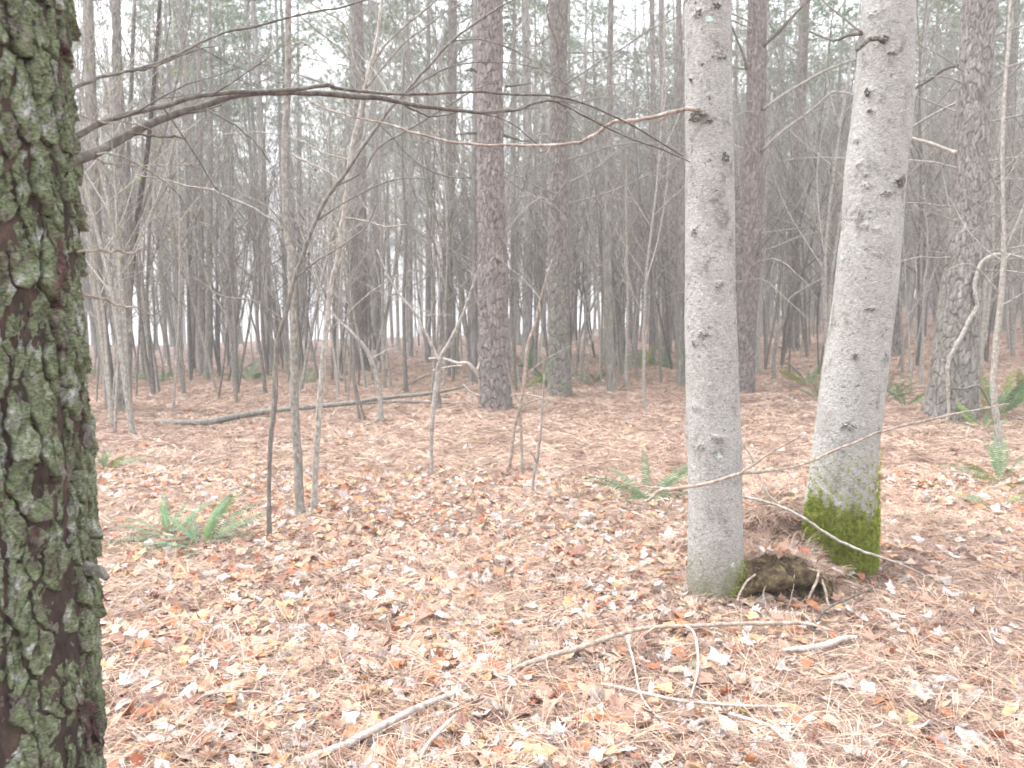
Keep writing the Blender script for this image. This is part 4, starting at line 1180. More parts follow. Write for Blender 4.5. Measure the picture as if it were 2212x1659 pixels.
sapling("straight pale sapling in front of the right edge pine, forked high up",
    [[(2160, 985, 17), (2157, 930, 14), (2150, 886, 13), (2146, 820, 13), (2152, 736, 12), (2158, 680, 11), (2164, 619, 11), (2168, 553, 10), (2168, 500, 9), (2165, 333, 8), (2170, 200, 7), (2178, 80, 6), (2185, -60, 5)],
     [(2168, 545, 7), (2190, 500, 6), (2215, 440, 5), (2250, 370, 4)], [(2164, 640, 5), (2130, 600, 5), (2110, 580, 4), (2085, 570, 3), (2040, 585, 2)], [(2168, 430, 5), (2140, 380, 4), (2120, 330, 3)]], nbr=6, zb=(1.6, 3.2), seed=9, bs=(0.4, 0.8), twigs=2)
sapling("crooked pale stem arching over to the right in front of the stout right pine",
    [[(2046, 915, 8), (2050, 880, 8), (2048, 830, 9), (2048, 786, 9), (2060, 755, 10), (2075, 730, 10), (2092, 695, 10), (2110, 663, 9), (2107, 640, 10), (2106, 613, 10), (2110, 590, 9), (2120, 568, 8), (2140, 553, 8), (2165, 549, 7), (2190, 552, 6), (2212, 560, 5), (2240, 590, 4)]], nbr=3, zb=(0.8, 1.6), seed=10, bs=(0.3, 0.5), wig=0.003)
sapling("small dark broken shoot leaning at the foot of the right edge sapling",
    [[(2160, 920, 8), (2148, 890, 8), (2135, 865, 7), (2120, 840, 6), (2108, 832, 5), (2080, 840, 4), (2050, 836, 3)]], 'sapling_dark', nbr=0, seed=11)
sapling("thin mossy foot sapling between the mossy pale trunk and the stout right pine",
    [[(1990, 836, 9), (1991, 780, 6), (1993, 700, 5), (1996, 620, 5), (2004, 540, 4), (1995, 400, 3)]], nbr=5, zb=(1.2, 4), seed=12, bs=(0.6, 1.1))
sapling("curved grey sapling right of the purplish pine",
    [[(1670, 822, 9), (1672, 770, 8), (1680, 720, 7), (1694, 690, 6), (1703, 650, 6), (1735, 625, 5), (1780, 600, 4)], [(1694, 690, 5), (1694, 650, 5), (1692, 590, 4), (1700, 500, 3)]], nbr=5, zb=(1.0, 3.4), seed=13, bs=(0.5, 0.9))
sapling("straight sapling touching the right side of the purplish pine",
    [[(1641, 808, 10), (1637, 740, 9), (1644, 660, 8), (1650, 560, 7), (1655, 400, 6), (1668, 200, 4)]], nbr=6, zb=(1.4, 5), seed=14, bs=(0.5, 1.0))
sapling("small leaning sapling in the left distance in front of the pair of thin trunks",
    [[(336, 838, 5), (330, 790, 5), (322, 740, 4), (310, 690, 4), (300, 620, 3)]], nbr=3, zb=(0.8, 2.2), seed=15, bs=(0.4, 0.8))
sapling("dark forked sapling standing behind the crooked sapling and the log's middle",
    [[(574, 905 - 50, 8), (568, 800, 7), (560, 740, 6), (556, 680, 6), (560, 600, 5), (556, 500, 4)], [(560, 740, 5), (545, 690, 4), (535, 640, 3)]], 'sapling_dark', nbr=6, zb=(1.0, 4), seed=16, bs=(0.5, 1.0))
sapling("pair of straight grey poles right of the mossy slender pole",
    [[(1352, 842, 8), (1354, 760, 7), (1356, 650, 6), (1352, 450, 5), (1354, 200, 4)], [(1346, 842, 7), (1362, 760, 6), (1374, 690, 5), (1380, 600, 4)]], nbr=7, zb=(1.4, 6), seed=17, bs=(0.5, 1.0))
sapling("slim dark sapling seen between the straight sapling and the left dark pine",
    [[(878, 850, 9), (874, 760, 8), (872, 640, 7), (876, 500, 6), (868, 300, 5), (874, 100, 4)]], 'sapling_dark', nbr=8, zb=(1.4, 7), seed=18, bs=(0.5, 1.1))
sapling("thin dark sapling just behind the forked V sapling",
    [[(950, 888, 12), (945, 840, 9), (941, 780, 8), (936, 700, 7), (934, 600, 5), (928, 450, 4)]], 'sapling_dark', nbr=6, zb=(1.2, 4), seed=19, bs=(0.5, 0.9))
sapling("tilted grey sapling right of the second pine, thin branches on both sides",
    [[(1242, 815, 8), (1246, 760, 7), (1262, 700, 6), (1285, 650, 5), (1310, 590, 4), (1330, 500, 3)]], nbr=6, zb=(1.0, 4), seed=20, bs=(0.5, 1.0))

# ------------------------------------------------------------------ fallen log, sticks and twigs on the ground
def stick(label, pts, mat, lift=0.5, group=None, name="fallen_stick", sides=8, cat="stick", up=None, extra=(), wig=0.0012):
    """lies on the ground along (u, v, width) points; up lifts single points off the ground (metres)"""
    def build(pp, mb, uu):
        c = []
        for i, (u, v, w) in enumerate(pp):
            h = 0 if uu is None else uu[i]
            p = G(u, v)
            for _ in range(3):                 # the point whose ray passes h above the ground
                r_ = pxr(w, p)
                y = p.y
                q = P(u, v, y)
                gz = float(H(q.x, q.y)) + r_ * lift + 0.040 + h
                d = ray(u, v)
                y = (gz - CAM.z) / d.z * d.y
                p = P(u, v, y)
            c.append((p.x, p.y, p.z, pxr(w, p)))
        path = wiggle(crom(c, 5), wig, np.random.default_rng(int(pp[0][0])))
        mb.tube(path[:, :3], np.maximum(path[:, 3], 0.0008), sides, wob=0.05)
        return c[0]
    mb = MB(); c0 = build(pts, mb, up)
    for e in extra: build(e, mb, [0.02] * len(e))
    o = part(name, mb, mat, None, loc=c0[:3])
    tag(o, label, cat, group)
    return o
stick("long thin fallen log lying behind the saplings on the left, forked at its right end",
      [(333, 910, 9), (400, 913, 13), (453, 911, 14), (500, 901, 13), (567, 890, 12), (627, 883, 11), (737, 873, 10), (837, 859, 9), (937, 849, 7), (990, 838, 5), (1022, 826, 3)], M['log'], name="fallen_log", cat="log",
      up=[0, 0, 0.02, 0.03, 0.05, 0.08, 0.1, 0.15, 0.2, 0.25, 0.32], extra=[[(627, 884, 6), (740, 876, 6), (837, 868, 6), (937, 869, 5), (997, 874, 3)], [(840, 862, 3), (900, 820, 3), (960, 800, 2)]])
stick("long smooth brown branch on the litter in front of the pale trunks",
      [(1090, 1462, 6), (1110, 1447, 9), (1137, 1434, 12), (1204, 1413, 12), (1271, 1393, 11), (1338, 1369, 10), (1404, 1356, 9), (1475, 1353, 9), (1540, 1350, 9), (1608, 1347, 9), (1680, 1346, 9), (1741, 1347, 8), (1808, 1366, 5)], M['stick'],
      up=[0.0, 0.01, 0.03, 0.04, 0.05, 0.05, 0.04, 0.03, 0.03, 0.03, 0.03, 0.02, 0.01])
stick("thick bleached stick at the bottom, left of the middle",
      [(640, 1648, 20), (690, 1632, 20), (737, 1613, 18), (771, 1596, 17), (810, 1575, 16), (854, 1553, 15), (895, 1532, 14), (937, 1514, 12), (980, 1498, 8), (1014, 1486, 5)], M['bleached'], up=[0, 0, .01, .02, .03, .03, .03, .02, .01, 0])
stick("short forked bleached stick just right of the thick bottom stick", [(864, 1558, 5), (880, 1574, 7), (895, 1600, 6)], M['bleached'])
stick("pale broken twig standing steeply between the thick bottom stick and a grey leaf", [(905, 1640, 7), (930, 1600, 8), (955, 1572, 9), (985, 1545, 6)], M['bleached'], up=[0, .03, .05, .07])
stick("straight whitish stick low on the right of centre",
      [(1297, 1476, 5), (1335, 1484, 8), (1371, 1493, 8), (1430, 1506, 8), (1475, 1514, 7), (1530, 1519, 7), (1591, 1524, 7), (1650, 1525, 6), (1708, 1526, 5)], M['bleached'], up=[.01] * 9)
stick("short thick bleached piece of branch under the long brown branch at right", [(1690, 1404, 8), (1720, 1402, 12), (1775, 1396, 14), (1800, 1387, 14), (1830, 1378, 12), (1850, 1376, 8)], M['bleached'], up=[.01] * 6)
stick("pale stick half buried below the straight whitish stick", [(1575, 1542, 8), (1625, 1556, 9), (1674, 1572, 9), (1724, 1588, 8), (1774, 1602, 8), (1830, 1614, 6), (1880, 1622, 4)], M['bleached'])
stick("grey knobbly stick across the middle of the litter", [(1030, 1360, 6), (1060, 1350, 8), (1120, 1343, 9), (1171, 1333, 8), (1200, 1322, 8), (1237, 1309, 7), (1275, 1292, 6), (1304, 1273, 5)], M['stick'])
stick("short grey stick left of the knobbly one", [(768, 1382, 7), (800, 1379, 7), (835, 1375, 5), (880, 1366, 4)], M['stick'])
stick("dark twig lying against the foot of the right pale trunk", [(1764, 1342, 7), (1775, 1325, 6), (1791, 1312, 6), (1815, 1300, 5), (1841, 1289, 5), (1898, 1265, 3)], M['branch_dark'], up=[0, .02, .03, .04, .04, .03])
stick("twig bending down from the middle of the long brown branch", [(1482, 1352, 6), (1498, 1365, 5), (1506, 1395, 6), (1508, 1430, 6), (1505, 1460, 5), (1492, 1506, 4)], M['bleached'], up=[.05, .06, .05, .04, .03, .01])
stick("yellowish stalk with a swollen pale head, below the long brown branch", [(1357, 1376, 13), (1357, 1386, 8), (1361, 1400, 5), (1371, 1438, 5), (1378, 1480, 4), (1395, 1520, 4), (1420, 1548, 4), (1446, 1570, 3)], M['bleached'], up=[.04, .04, .035, .03, .02, .01, .01, 0])
stick("thin arched stem near the lower left by the big trunk", [(417, 1515, 3), (450, 1500, 4), (483, 1495, 4), (530, 1494, 4), (567, 1496, 4), (600, 1512, 3), (632, 1536, 3)], M['stick'], up=[0, .04, .06, .07, .06, .03, 0])
stick("thin dark twig slanting up in the open litter right of the left fern", [(680, 1268, 3), (705, 1255, 4), (737, 1236, 4), (775, 1222, 3)], M['sapling_dark'], up=[0, .02, .04, .06])
stick("white curved root twig on the left slope", [(277, 1037, 4), (327, 1023, 5), (350, 1021, 5), (373, 1023, 4)], M['bleached'])
stick("pale long thin twig above the white root twig on the left slope", [(380, 1023, 3), (408, 1000, 3), (433, 980, 3), (462, 966, 4), (492, 957, 3)], M['bleached'], extra=[[(415, 1003, 3), (445, 990, 3), (480, 990, 2)]])
stick("slender pale twig lying right of the threadlike sapling", [(1180, 1068 - 30, 3), (1240, 1010, 3), (1290, 1000, 3), (1330, 998, 2)], M['bleached'])
stick("short grey stick leaning over the litter left of the bent whitish sapling", [(1000, 1020, 4), (1040, 1005, 4), (1085, 992, 4)], M['stick'])
stick("dark half buried root right of the short bleached piece", [(1790, 1470, 12), (1820, 1462, 14), (1850, 1452, 12), (1885, 1440, 7)], M['stick'])
stick("thin bleached twig by the right border", [(2020, 1262, 4), (2080, 1300, 4), (2150, 1320, 3), (2215, 1345, 3)], M['stick'])

# sticks propped against the pale trunks
tb = tag(px_branch(None, [(1398, 1082, 6), (1412, 1070, 9), (1432, 1058, 9), (1475, 1053, 8), (1540, 1042, 8), (1598, 1023, 8), (1650, 1019, 7), (1708, 1010, 7), (1760, 992, 7), (1808, 970, 6), (1850, 955, 6), (1892, 936, 6), (1960, 917, 6), (2043, 898, 6), (2110, 885, 4), (2180, 873, 3)],
         [W1b.y - q for q in (0.22, 0.215, 0.21, 0.205, 0.20, 0.19, 0.14, 0.05)] + [W2b.y - 0.21, W2b.y - 0.20, W2b.y - 0.20, W2b.y - 0.20, W2b.y - 0.15, W2b.y - 0.05, W2b.y + 0.02, W2b.y + 0.05], M['stick'], "dead_branch", per=4, sides=8), "long dead branch caught across the fronts of both pale trunks", "branch")
for k_, pts_ in enumerate([[(1600, 1023, 6), (1625, 1005, 6), (1660, 982, 5), (1690, 962, 5), (1715, 950, 4), (1735, 935, 3)], [(1362, 1051, 3), (1400, 1052, 4), (1440, 1055, 4), (1475, 1062, 4)]]):
    o = px_branch(None, pts_, W1b.y - 0.20, M['stick'], "twig"); o.parent = tb
sb = px_branch(None, [(1600, 1073, 6), (1640, 1080, 6), (1690, 1096, 6), (1740, 1122, 6), (1775, 1145, 6), (1807, 1166, 7), (1850, 1185, 6), (1891, 1200, 6), (1958, 1223, 5), (2023, 1257, 3)], [W2b.y - q for q in (0.10, 0.12, 0.17, 0.21, 0.23, 0.24, 0.245, 0.25, 0.22, 0.16)], M['sapling'], "dead_branch", sides=8)
tag(sb, "grey dead branch slanting down right past the moss from the left pale trunk", "branch")
o = px_branch(None, [(1600, 950, 4), (1625, 990, 4), (1640, 1030, 4), (1660, 1068, 4), (1690, 1096, 4)], W2b.y + 0.05, M['sapling'], "twig", y1=W2b.y - 0.17); o.parent = sb
pr = px_branch(None, [(1566, 1338, 8), (1585, 1305, 8), (1608, 1272, 8), (1622, 1245, 7), (1640, 1226, 5)], 3.62, M['stick'], "dead_branch", y1=3.95, sides=8)
tag(pr, "short dark stick propped steeply between the left pale trunk and the root hollow", "branch")
vb = px_branch(None, [(926, 775, 5), (955, 774, 6), (990, 785, 7), (1010, 784, 8), (1025, 800, 10), (1037, 818, 10), (1038, 838, 9), (1048, 852, 9), (1060, 870, 7), (1071, 892, 5)], C1.y - 0.5, M['bleached'], "pale_vine", sides=8, wig=0.004)
tag(vb, "pale bare vine looping round the foot of the thick middle pine", "vine")
for pts_ in ([(1018, 850, 5), (1022, 872, 5), (1036, 888, 5), (1056, 892, 5), (1075, 882, 6), (1090, 866, 6), (1103, 855, 6), (1130, 852, 4), (1163, 857, 4), (1185, 868, 3)],
             [(1000, 830, 4), (1016, 846, 4), (1040, 855, 4), (1070, 852, 4), (1100, 858, 3)], [(1046, 885, 4), (1068, 893, 4), (1090, 885, 3), (1110, 875, 2)],
             [(1048, 896, 4), (1040, 908, 4), (1018, 930, 3)], [(1130, 905, 3), (1160, 892, 4), (1180, 872, 4), (1186, 860, 3)], [(1033, 800, 9), (1038, 785, 8), (1046, 776, 5)], [(935, 800, 3), (970, 792, 3), (1000, 790, 3)]):
    o = px_branch(None, pts_, C1.y - 0.62, M['bleached'], "stem", wig=0.003); o.parent = vb
TW = ["below the bent whitish sapling", "in the lower left litter near the big trunk", "in the litter under the left fern", "in the open litter of the middle", "right of the mossy pale trunk on the slope",
      "near the right border above the bottom corner", "at the bottom just left of the whitish stick's end", "at the bottom below the thick bleached stick's right end", "left of the thick bleached bottom stick",
      "below the mossy pale trunk's right side", "left of the left pale trunk at foot height", "below the forked V sapling", "far left between the big trunk and the left fern", "in the bottom right corner",
      "just below the short bleached piece of branch", "below the threadlike pale sapling"]
for i, (u, v) in enumerate([(1240, 1120), (600, 1400), (520, 1340), (1000, 1230), (1950, 1480), (2050, 1400), (1400, 1590), (1180, 1560), (760, 1480), (1920, 1340), (1290, 1210), (880, 1150), (480, 1080), (2100, 1540), (1650, 1460), (1100, 1180)]):
    a = rnd.uniform(-0.6, 0.6); ln = rnd.uniform(30, 70)
    stick("short thin dry twig lying loose " + TW[i], [(u, v, 2.5), (u + ln * math.cos(a) * .5, v + ln * math.sin(a) * .4 - 2, 3), (u + ln * math.cos(a), v + ln * math.sin(a) * .8, 2)], M['stick'], group="loose dry twigs on the litter", name="twig", sides=5, cat="twig")

# ------------------------------------------------------------------ rotten mossy root mass in the hollow between the pale trunks
def root_mass():
    b = G(1690, 1318)
    cx, cy, cz = b.x + 0.02, b.y + 0.13, b.z + 0.045
    mb = MB(); n, k = 40, 80
    th = np.linspace(0, 2 * math.pi, k, endpoint=False); ph = np.linspace(-0.6, 1.5, n)
    T, Pp = np.meshgrid(th, ph)
    R = np.random.default_rng(8)
    r = 1 + 0.07 * np.sin(5 * T + 2) * np.cos(3 * Pp) + 0.06 * np.sin(9 * T + 4 * Pp) + 0.03 * np.sin(17 * T - 9 * Pp) + 0.018 * R.normal(size=T.shape)
    X = 0.265 * r * np.cos(Pp) * np.cos(T); Y = 0.18 * r * np.cos(Pp) * np.sin(T); Z = 0.165 * r * np.sin(Pp)
    # two hollows in the front
    for (hx, hz, s, dpt) in ((0.05, 0.0, 0.065, 0.12), (-0.10, 0.0, 0.045, 0.08), (0.16, 0.03, 0.035, 0.07)):
        w = np.exp(-((X - hx) ** 2 + (Z - hz) ** 2) / (s * s)) * (Y < 0)
        Y = Y + 1.9 * dpt * w
    v = np.stack([cx + X, cy + Y, cz + Z], -1).reshape(-1, 3)
    i = np.arange(n - 1)[:, None] * k; j = np.arange(k)[None, :]; j2 = (j + 1) % k
    mb.add(v, np.stack([i + j, i + j2, i + k + j2, i + k + j], -1).reshape(-1, 4))
    root = empty("rotten_stump", (cx, cy, cz)); tag(root, "rotten mossy stump with a dark hollow, under litter between the two pale trunks", "stump")
    part("stump", mb, M['root'], root)
    for (a, c_) in (([(1592, 1300, 4), (1600, 1280, 5), (1612, 1258, 5), (1632, 1240, 4)], 'stick'), ([(1745, 1296, 5), (1757, 1270, 6), (1765, 1250, 6), (1768, 1236, 5)], 'stick'),
                    ([(1790, 1312, 5), (1786, 1290, 6), (1780, 1268, 6), (1775, 1252, 4)], 'stick'), ([(1700, 1318, 2), (1712, 1280, 2), (1716, 1240, 2)], 'stick'),
                    ([(1655, 1318, 3), (1650, 1280, 3), (1668, 1240, 3)], 'stick')):
        px_branch(root, a, cy - 0.20, M[c_], "root", sides=6, y1=cy - 0.1)
    return cx, cy, cz
RX, RY, RZ = root_mass()

# ------------------------------------------------------------------ ferns
def frond_mesh(seed, mat, L=0.50, pairs=26):
    R = np.random.default_rng(seed); mb = MB()
    s = np.linspace(0, 1, 26)
    arch = R.uniform(0.5, 1.1)
    x = L * s; z = L * (0.42 * s - arch * 0.45 * s * s) ; y = L * 0.06 * np.sin(s * 2.4 + R.uniform(0, 3))
    pts = np.stack([x, y, z], -1)
    mb.tube(pts, np.linspace(0.0022, 0.0006, 26), 3, cap=False)
    for k in range(pairs):
        f = 0.14 + 0.86 * k / pairs
        i = f * 25; a = int(min(i, 24)); c = pts[a] + (pts[a + 1] - pts[a]) * (i - a)
        t = pts[a + 1] - pts[a]; t /= np.linalg.norm(t)
        ln = L * 0.135 * (math.sin(min(1, (f - 0.05) * 1.5) * math.pi * 0.5) ** 0.7) * (1 - max(0, f - 0.35) / 0.68) ** 0.8 + 0.004
        for sd in (-1, 1):
            d = np.array([0.28, sd, -0.12]) + R.normal(size=3) * 0.07
            d = d - 0; d /= np.linalg.norm(d)
            w = ln * 0.085 + 0.0016
            tt = t * w
            v = [c - tt * 0.4, c + tt * 1.0, c + d * ln * 0.45 + tt * 0.9 + np.array([0, 0, 0.003]), c + d * ln * 0.45 - tt * 0.6, c + d * ln + np.array([0, 0, -0.08 * ln])]
            mb.add(v, [(0, 3, 2, 1)], [(3, 4, 2)])
    return mb.mesh("frond", mat, smooth=False)
FR_G = [frond_mesh(500 + i, M['fern']) for i in range(6)]
FR_Y = [frond_mesh(520 + i, M['fern_yellow']) for i in range(3)]
def fern(label, u, v, fronds, group=None, seed=0, sc=1.0, flat=1.0):
    b = G(u, v)
    root = empty("fern", (b.x, b.y, b.z)); tag(root, label, "fern", group)
    R = np.random.default_rng(seed + int(u))
    for (az, el, s, kind) in fronds:
        me = (FR_Y if kind == 'y' else FR_G)[int(R.integers(3 if kind == 'y' else 6))]
        q = Euler((R.uniform(-0.6, 0.6), -el * flat + R.normal() * 0.08, math.radians(az + R.normal() * 8)), 'XYZ')
        obj_from("frond", me, root, (0.015 * math.cos(math.radians(az)), 0.015 * math.sin(math.radians(az)), 0.01), q, s * sc)
    return root
# azimuth: 0 = right, 90 = away, 180 = left, 270 = towards the viewer; second number = how steeply it rises
fern("green fern left of the crooked dark sapling, some fronds upright and one olive", 440, 1192,
     [(48, 0.75, 0.95, 'g'), (62, 0.85, 0.9, 'y'), (75, 0.95, 0.85, 'y'), (88, 1.0, 0.95, 'g'), (100, 0.8, 0.95, 'g'), (125, 0.6, 0.85, 'g'), (35, 0.5, 0.9, 'g'), (15, 0.25, 0.8, 'g'), (262, 0.05, 0.75, 'g'), (240, 0.1, 0.85, 'g'), (222, 0.15, 0.8, 'g'), (200, 0.2, 1.0, 'g'), (180, 0.3, 0.9, 'g'), (150, 0.45, 0.9, 'g')], seed=1, sc=0.98, flat=0.72)
fern("low green fern whose fronds spread flat towards the big left trunk", 372, 1172,
     [(188, 0.15, 0.8, 'g'), (205, 0.15, 0.9, 'g'), (222, 0.1, 0.6, 'g'), (160, 0.35, 0.9, 'g'), (120, 0.5, 0.8, 'g'), (60, 0.5, 0.8, 'g'), (10, 0.3, 0.7, 'g'), (140, 0.4, 0.8, 'y'), (90, 0.6, 0.7, 'g')], seed=2)
fern("single small bluish green fern tuft in front of the flat left fern", 352, 1238, [(200, 0.0, 0.35, 'g'), (330, 0.0, 0.3, 'g'), (170, 0.1, 0.3, 'g')], seed=3)
fern("blue green fern with one frond hanging forward, left of the left pale trunk", 1408, 1088,
     [(262, 0.1, 1.1, 'g'), (250, 0.15, 0.9, 'g'), (175, 0.3, 1.15, 'g'), (190, 0.2, 1.0, 'g'), (160, 0.45, 0.9, 'g'), (10, 0.3, 1.1, 'g'), (30, 0.45, 1.0, 'g'), (350, 0.2, 0.9, 'g'), (100, 0.8, 0.8, 'g'), (140, 0.6, 0.8, 'g')], seed=4, sc=1.15)
fern("big arching fern at the right border above the leafy slope", 2165, 1052,
     [(185, 0.35, 1.1, 'g'), (195, 0.2, 0.8, 'y'), (170, 0.5, 0.9, 'y'), (60, 0.8, 1.0, 'g'), (20, 0.6, 1.0, 'g'), (110, 0.9, 0.9, 'g'), (330, 0.3, 0.9, 'g'), (300, 0.1, 0.7, 'y'), (240, 0.0, 0.8, 'y'), (90, 1.0, 1.0, 'g')], seed=5)
fern("second fern at the right border, lower and paler, below the big arching one", 2160, 1100, [(180, 0.1, 0.8, 'g'), (195, 0.0, 0.7, 'g'), (340, 0.2, 0.6, 'g'), (150, 0.3, 0.6, 'g'), (20, 0.2, 0.6, 'y')], seed=6)
fern("pale green fern in the corner by the moss, behind the fallen dead branch end", 2010, 1130, [(170, 0.1, 0.35, 'g'), (10, 0.1, 0.35, 'g'), (60, 0.4, 0.3, 'g')], seed=61)
def bushy(n, R, s=1.0):
    return [(R.uniform(0, 360), R.uniform(0.1, 0.9), s * R.uniform(0.7, 1.15), 'y' if R.uniform() < 0.2 else 'g') for _ in range(n)]
Rf = np.random.default_rng(5)
for (u, v, lab, s) in [
        (1745, 838, "wide green fern seen in the gap between the two pale trunks", 1.3), (1768, 868, "small green fern below the wide one between the two pale trunks", 1.0),
        (1915, 862, "fern at the right side of the mossy pale trunk, half way up the slope", 1.1), (1952, 882, "lower fern between the mossy pale trunk and the stout pine", 1.1),
        (1148, 800, "tall fern clump between the thick middle pine and its neighbour", 1.7), (1180, 838, "fern touching the left foot of the second pine", 1.4), (1128, 845, "fern at the right foot of the thick middle pine", 1.2),
        (1280, 832, "yellowish fern right of the second pine", 1.2), (1385, 795, "large fern below the pair of thin dark trunks", 1.7), (1448, 798, "fern at the foot of the thicker one of the dark trunk pair", 1.3),
        (2150, 905, "blue green fern behind the foot of the right edge sapling", 1.5), (2195, 880, "fern cut by the right border beside the right edge sapling", 1.5), (2120, 930, "small fern right of the stout pine's foot", 1.0),
        (540, 825, "dark fern far left beyond the log, right of the thin trunk pair", 1.6), (520, 800, "farther fern behind the dark one left of the straight sapling", 1.5), (350, 832, "pale fern in the left distance between cluster and thin pair", 1.5),
        (215, 812, "fern peeping out behind the leaning pale stem at far left", 1.3), (662, 832, "small fern showing between the two main saplings", 1.2), (980, 812, "fern behind the slim dark pine's foot", 1.2),
        (222, 1018, "olive fern tip beside the big lichen trunk", 0.7), (1692, 742, "far fern left of the slim pine between the pale trunks", 1.4), (1340, 800, "far fern beside the grey poles", 1.3)]:
    fern(lab, u, v, bushy(9, Rf, s), seed=int(u))

# green leafed young tree at the upper left
def leafy(label, u, v, top, n, seed, spread=0.5, y=9.5):
    b = P(u, v, y); gz = float(H(b.x, b.y))
    root = empty("young_tree", (b.x, b.y, gz)); tag(root, label, "young tree")
    R = np.random.default_rng(seed); mb = MB()
    x1 = P(top[0], top[1], y)
    c = np.array([(b.x, b.y, gz - 0.05, 0.02), (b.x * .6 + x1.x * .4 + 0.1, y, gz * .6 + x1.z * .4, 0.014), (x1.x, y, x1.z, 0.006)])
    path = crom(c, 8); mb.tube(path[:, :3], path[:, 3], 5)
    part("trunk", mb, M['sapling'], root)
    add_branches(root, path[:, :3], path[:, 3], 1.5, x1.z, 6, BR_SAP, R, 0.4, 0.8)
    lv = MB()
    for i in range(n):
        f = R.uniform(0.45, 1.0); p = path[int(f * (len(path) - 1)), :3] + R.normal(size=3) * spread * np.array([1, 1, 0.8])
        d = R.normal(size=3); d /= np.linalg.norm(d); s = np.cross(d, R.normal(size=3)); s /= np.linalg.norm(s)
        L_ = R.uniform(0.03, 0.055)
        lv.add([p, p + d * L_ * 0.5 + s * L_ * 0.3, p + d * L_, p + d * L_ * 0.5 - s * L_ * 0.3], [(0, 1, 2, 3)])
    part("foliage", lv, M['greenleaf'], root, smooth=False, kind='stuff')
leafy("slender young tree with bright green leaves high at the upper left", 372, 850, (372, 20), 260, 1, 0.35, 11)
leafy("young tree with sparse yellow green leaves beside the big lichen trunk", 245, 900, (228, 30), 120, 2, 0.28, 9)
leafy("thin young tree with a few yellow green leaves left of the thick middle pine", 930, 880, (945, 220), 70, 3, 0.35, 12)

# ------------------------------------------------------------------ the wood behind: pines and brush
def far_pine(seed, H1=17.0, r0=0.15):
    R = np.random.default_rng(seed)
    b0, b1 = R.normal() * 0.15, R.normal() * 0.15
    zs = np.array([-0.15, 0.0, 0.25, 1, 2.5, 5, 8, 11, 14, H1])
    path = np.stack([b0 * np.sin(zs / 6), b1 * np.sin(zs / 5 + 1) - b1 * math.sin(1), zs], -1)
    rad = r0 * np.array([1.35, 1.25, 1.1, 1.0, 0.95, 0.87, 0.76, 0.62, 0.42, 0.12])
    t = MB(); pp = crom(np.column_stack([path, rad]), 3); t.tube(pp[:, :3], pp[:, 3], 12, wob=0.04, r=R)
    d = MB()
    for i in range(46):
        z = 2.0 + 10.5 * (i + R.uniform()) / 46
        c = np.array([np.interp(z, zs, path[:, 0]), np.interp(z, zs, path[:, 1]), z])
        a = R.uniform(0, 6.28)
        L_ = R.uniform(0.5, 1.9) * (0.7 + 0.05 * z)
        grow(d, c, (math.cos(a), math.sin(a), R.uniform(-0.25, 0.45)), L_, 0.011 + 0.004 * R.uniform(), 2, R, sides=3, kids=6, segs=5, droop=0.06, wig=0.10)
    return t.mesh("trunk", M['pine_far']), d.mesh("branches", M['deadwood'])
FAR = [far_pine(600 + i, r0=0.075 + 0.012 * i) for i in range(6)]
def brush_mesh(seed, hgt, mat):
    R = np.random.default_rng(seed); mb = MB()
    n = int(R.integers(1, 3))
    for k in range(n):
        a = R.uniform(0, 6.28); ln = R.uniform(0.0, 0.14)
        grow(mb, (0, 0, -0.05), (ln * math.cos(a), ln * math.sin(a), 1), hgt * R.uniform(0.75, 1.0), hgt * 0.0030 + 0.005, 2, R, up=0.05, sides=5, kids=15, segs=11, spread=0.6, tipr=0.15, wig=0.04, kid_from=0.22)
    return mb.mesh("sapling", mat)
BRUSH = [brush_mesh(700 + i, 4.4 + 0.85 * i, M['sapling'] if i % 3 else M['sapling_dark']) for i in range(9)]

ANCH = [(180, "lichen covered trunk"), (262, "multi stemmed grey tree"), (444, "thin trunk pair"), (630, "tallest straight sapling"), (779, "straight dark pine"), (970, "slim dark pine"),
        (1061, "thick middle pine"), (1207, "second pine"), (1315, "mossy slender pole"), (1424, "two thin dark trunks"), (1536, "left pale trunk"), (1620, "purplish pine"),
        (1716, "pine between pale trunks"), (1868, "mossy pale trunk"), (2080, "stout rough pine"), (2165, "dark pine by the right edge")]
ORD = ["nearest", "second", "third", "fourth", "fifth", "sixth", "seventh", "eighth", "ninth", "tenth", "eleventh", "twelfth", "thirteenth", "fourteenth"]
def relabel(items, what):
    """a label of its own for each: counted outwards from the named tree it stands beside"""
    by = {}
    for o in items:
        u = CU + FPX * o.location.x / o.location.y
        a = min(ANCH, key=lambda t: abs(t[0] - u))
        by.setdefault((a[1], u < a[0]), []).append((abs(u - a[0]), o))
    for (nm, left), lst in by.items():
        lst.sort(key=lambda t: t[0])
        for i, (_, o) in enumerate(lst):
            o['label'] = "%s, %swards from the %s, %s" % (what, "left" if left else "right", nm, ORD[min(i, 13)])
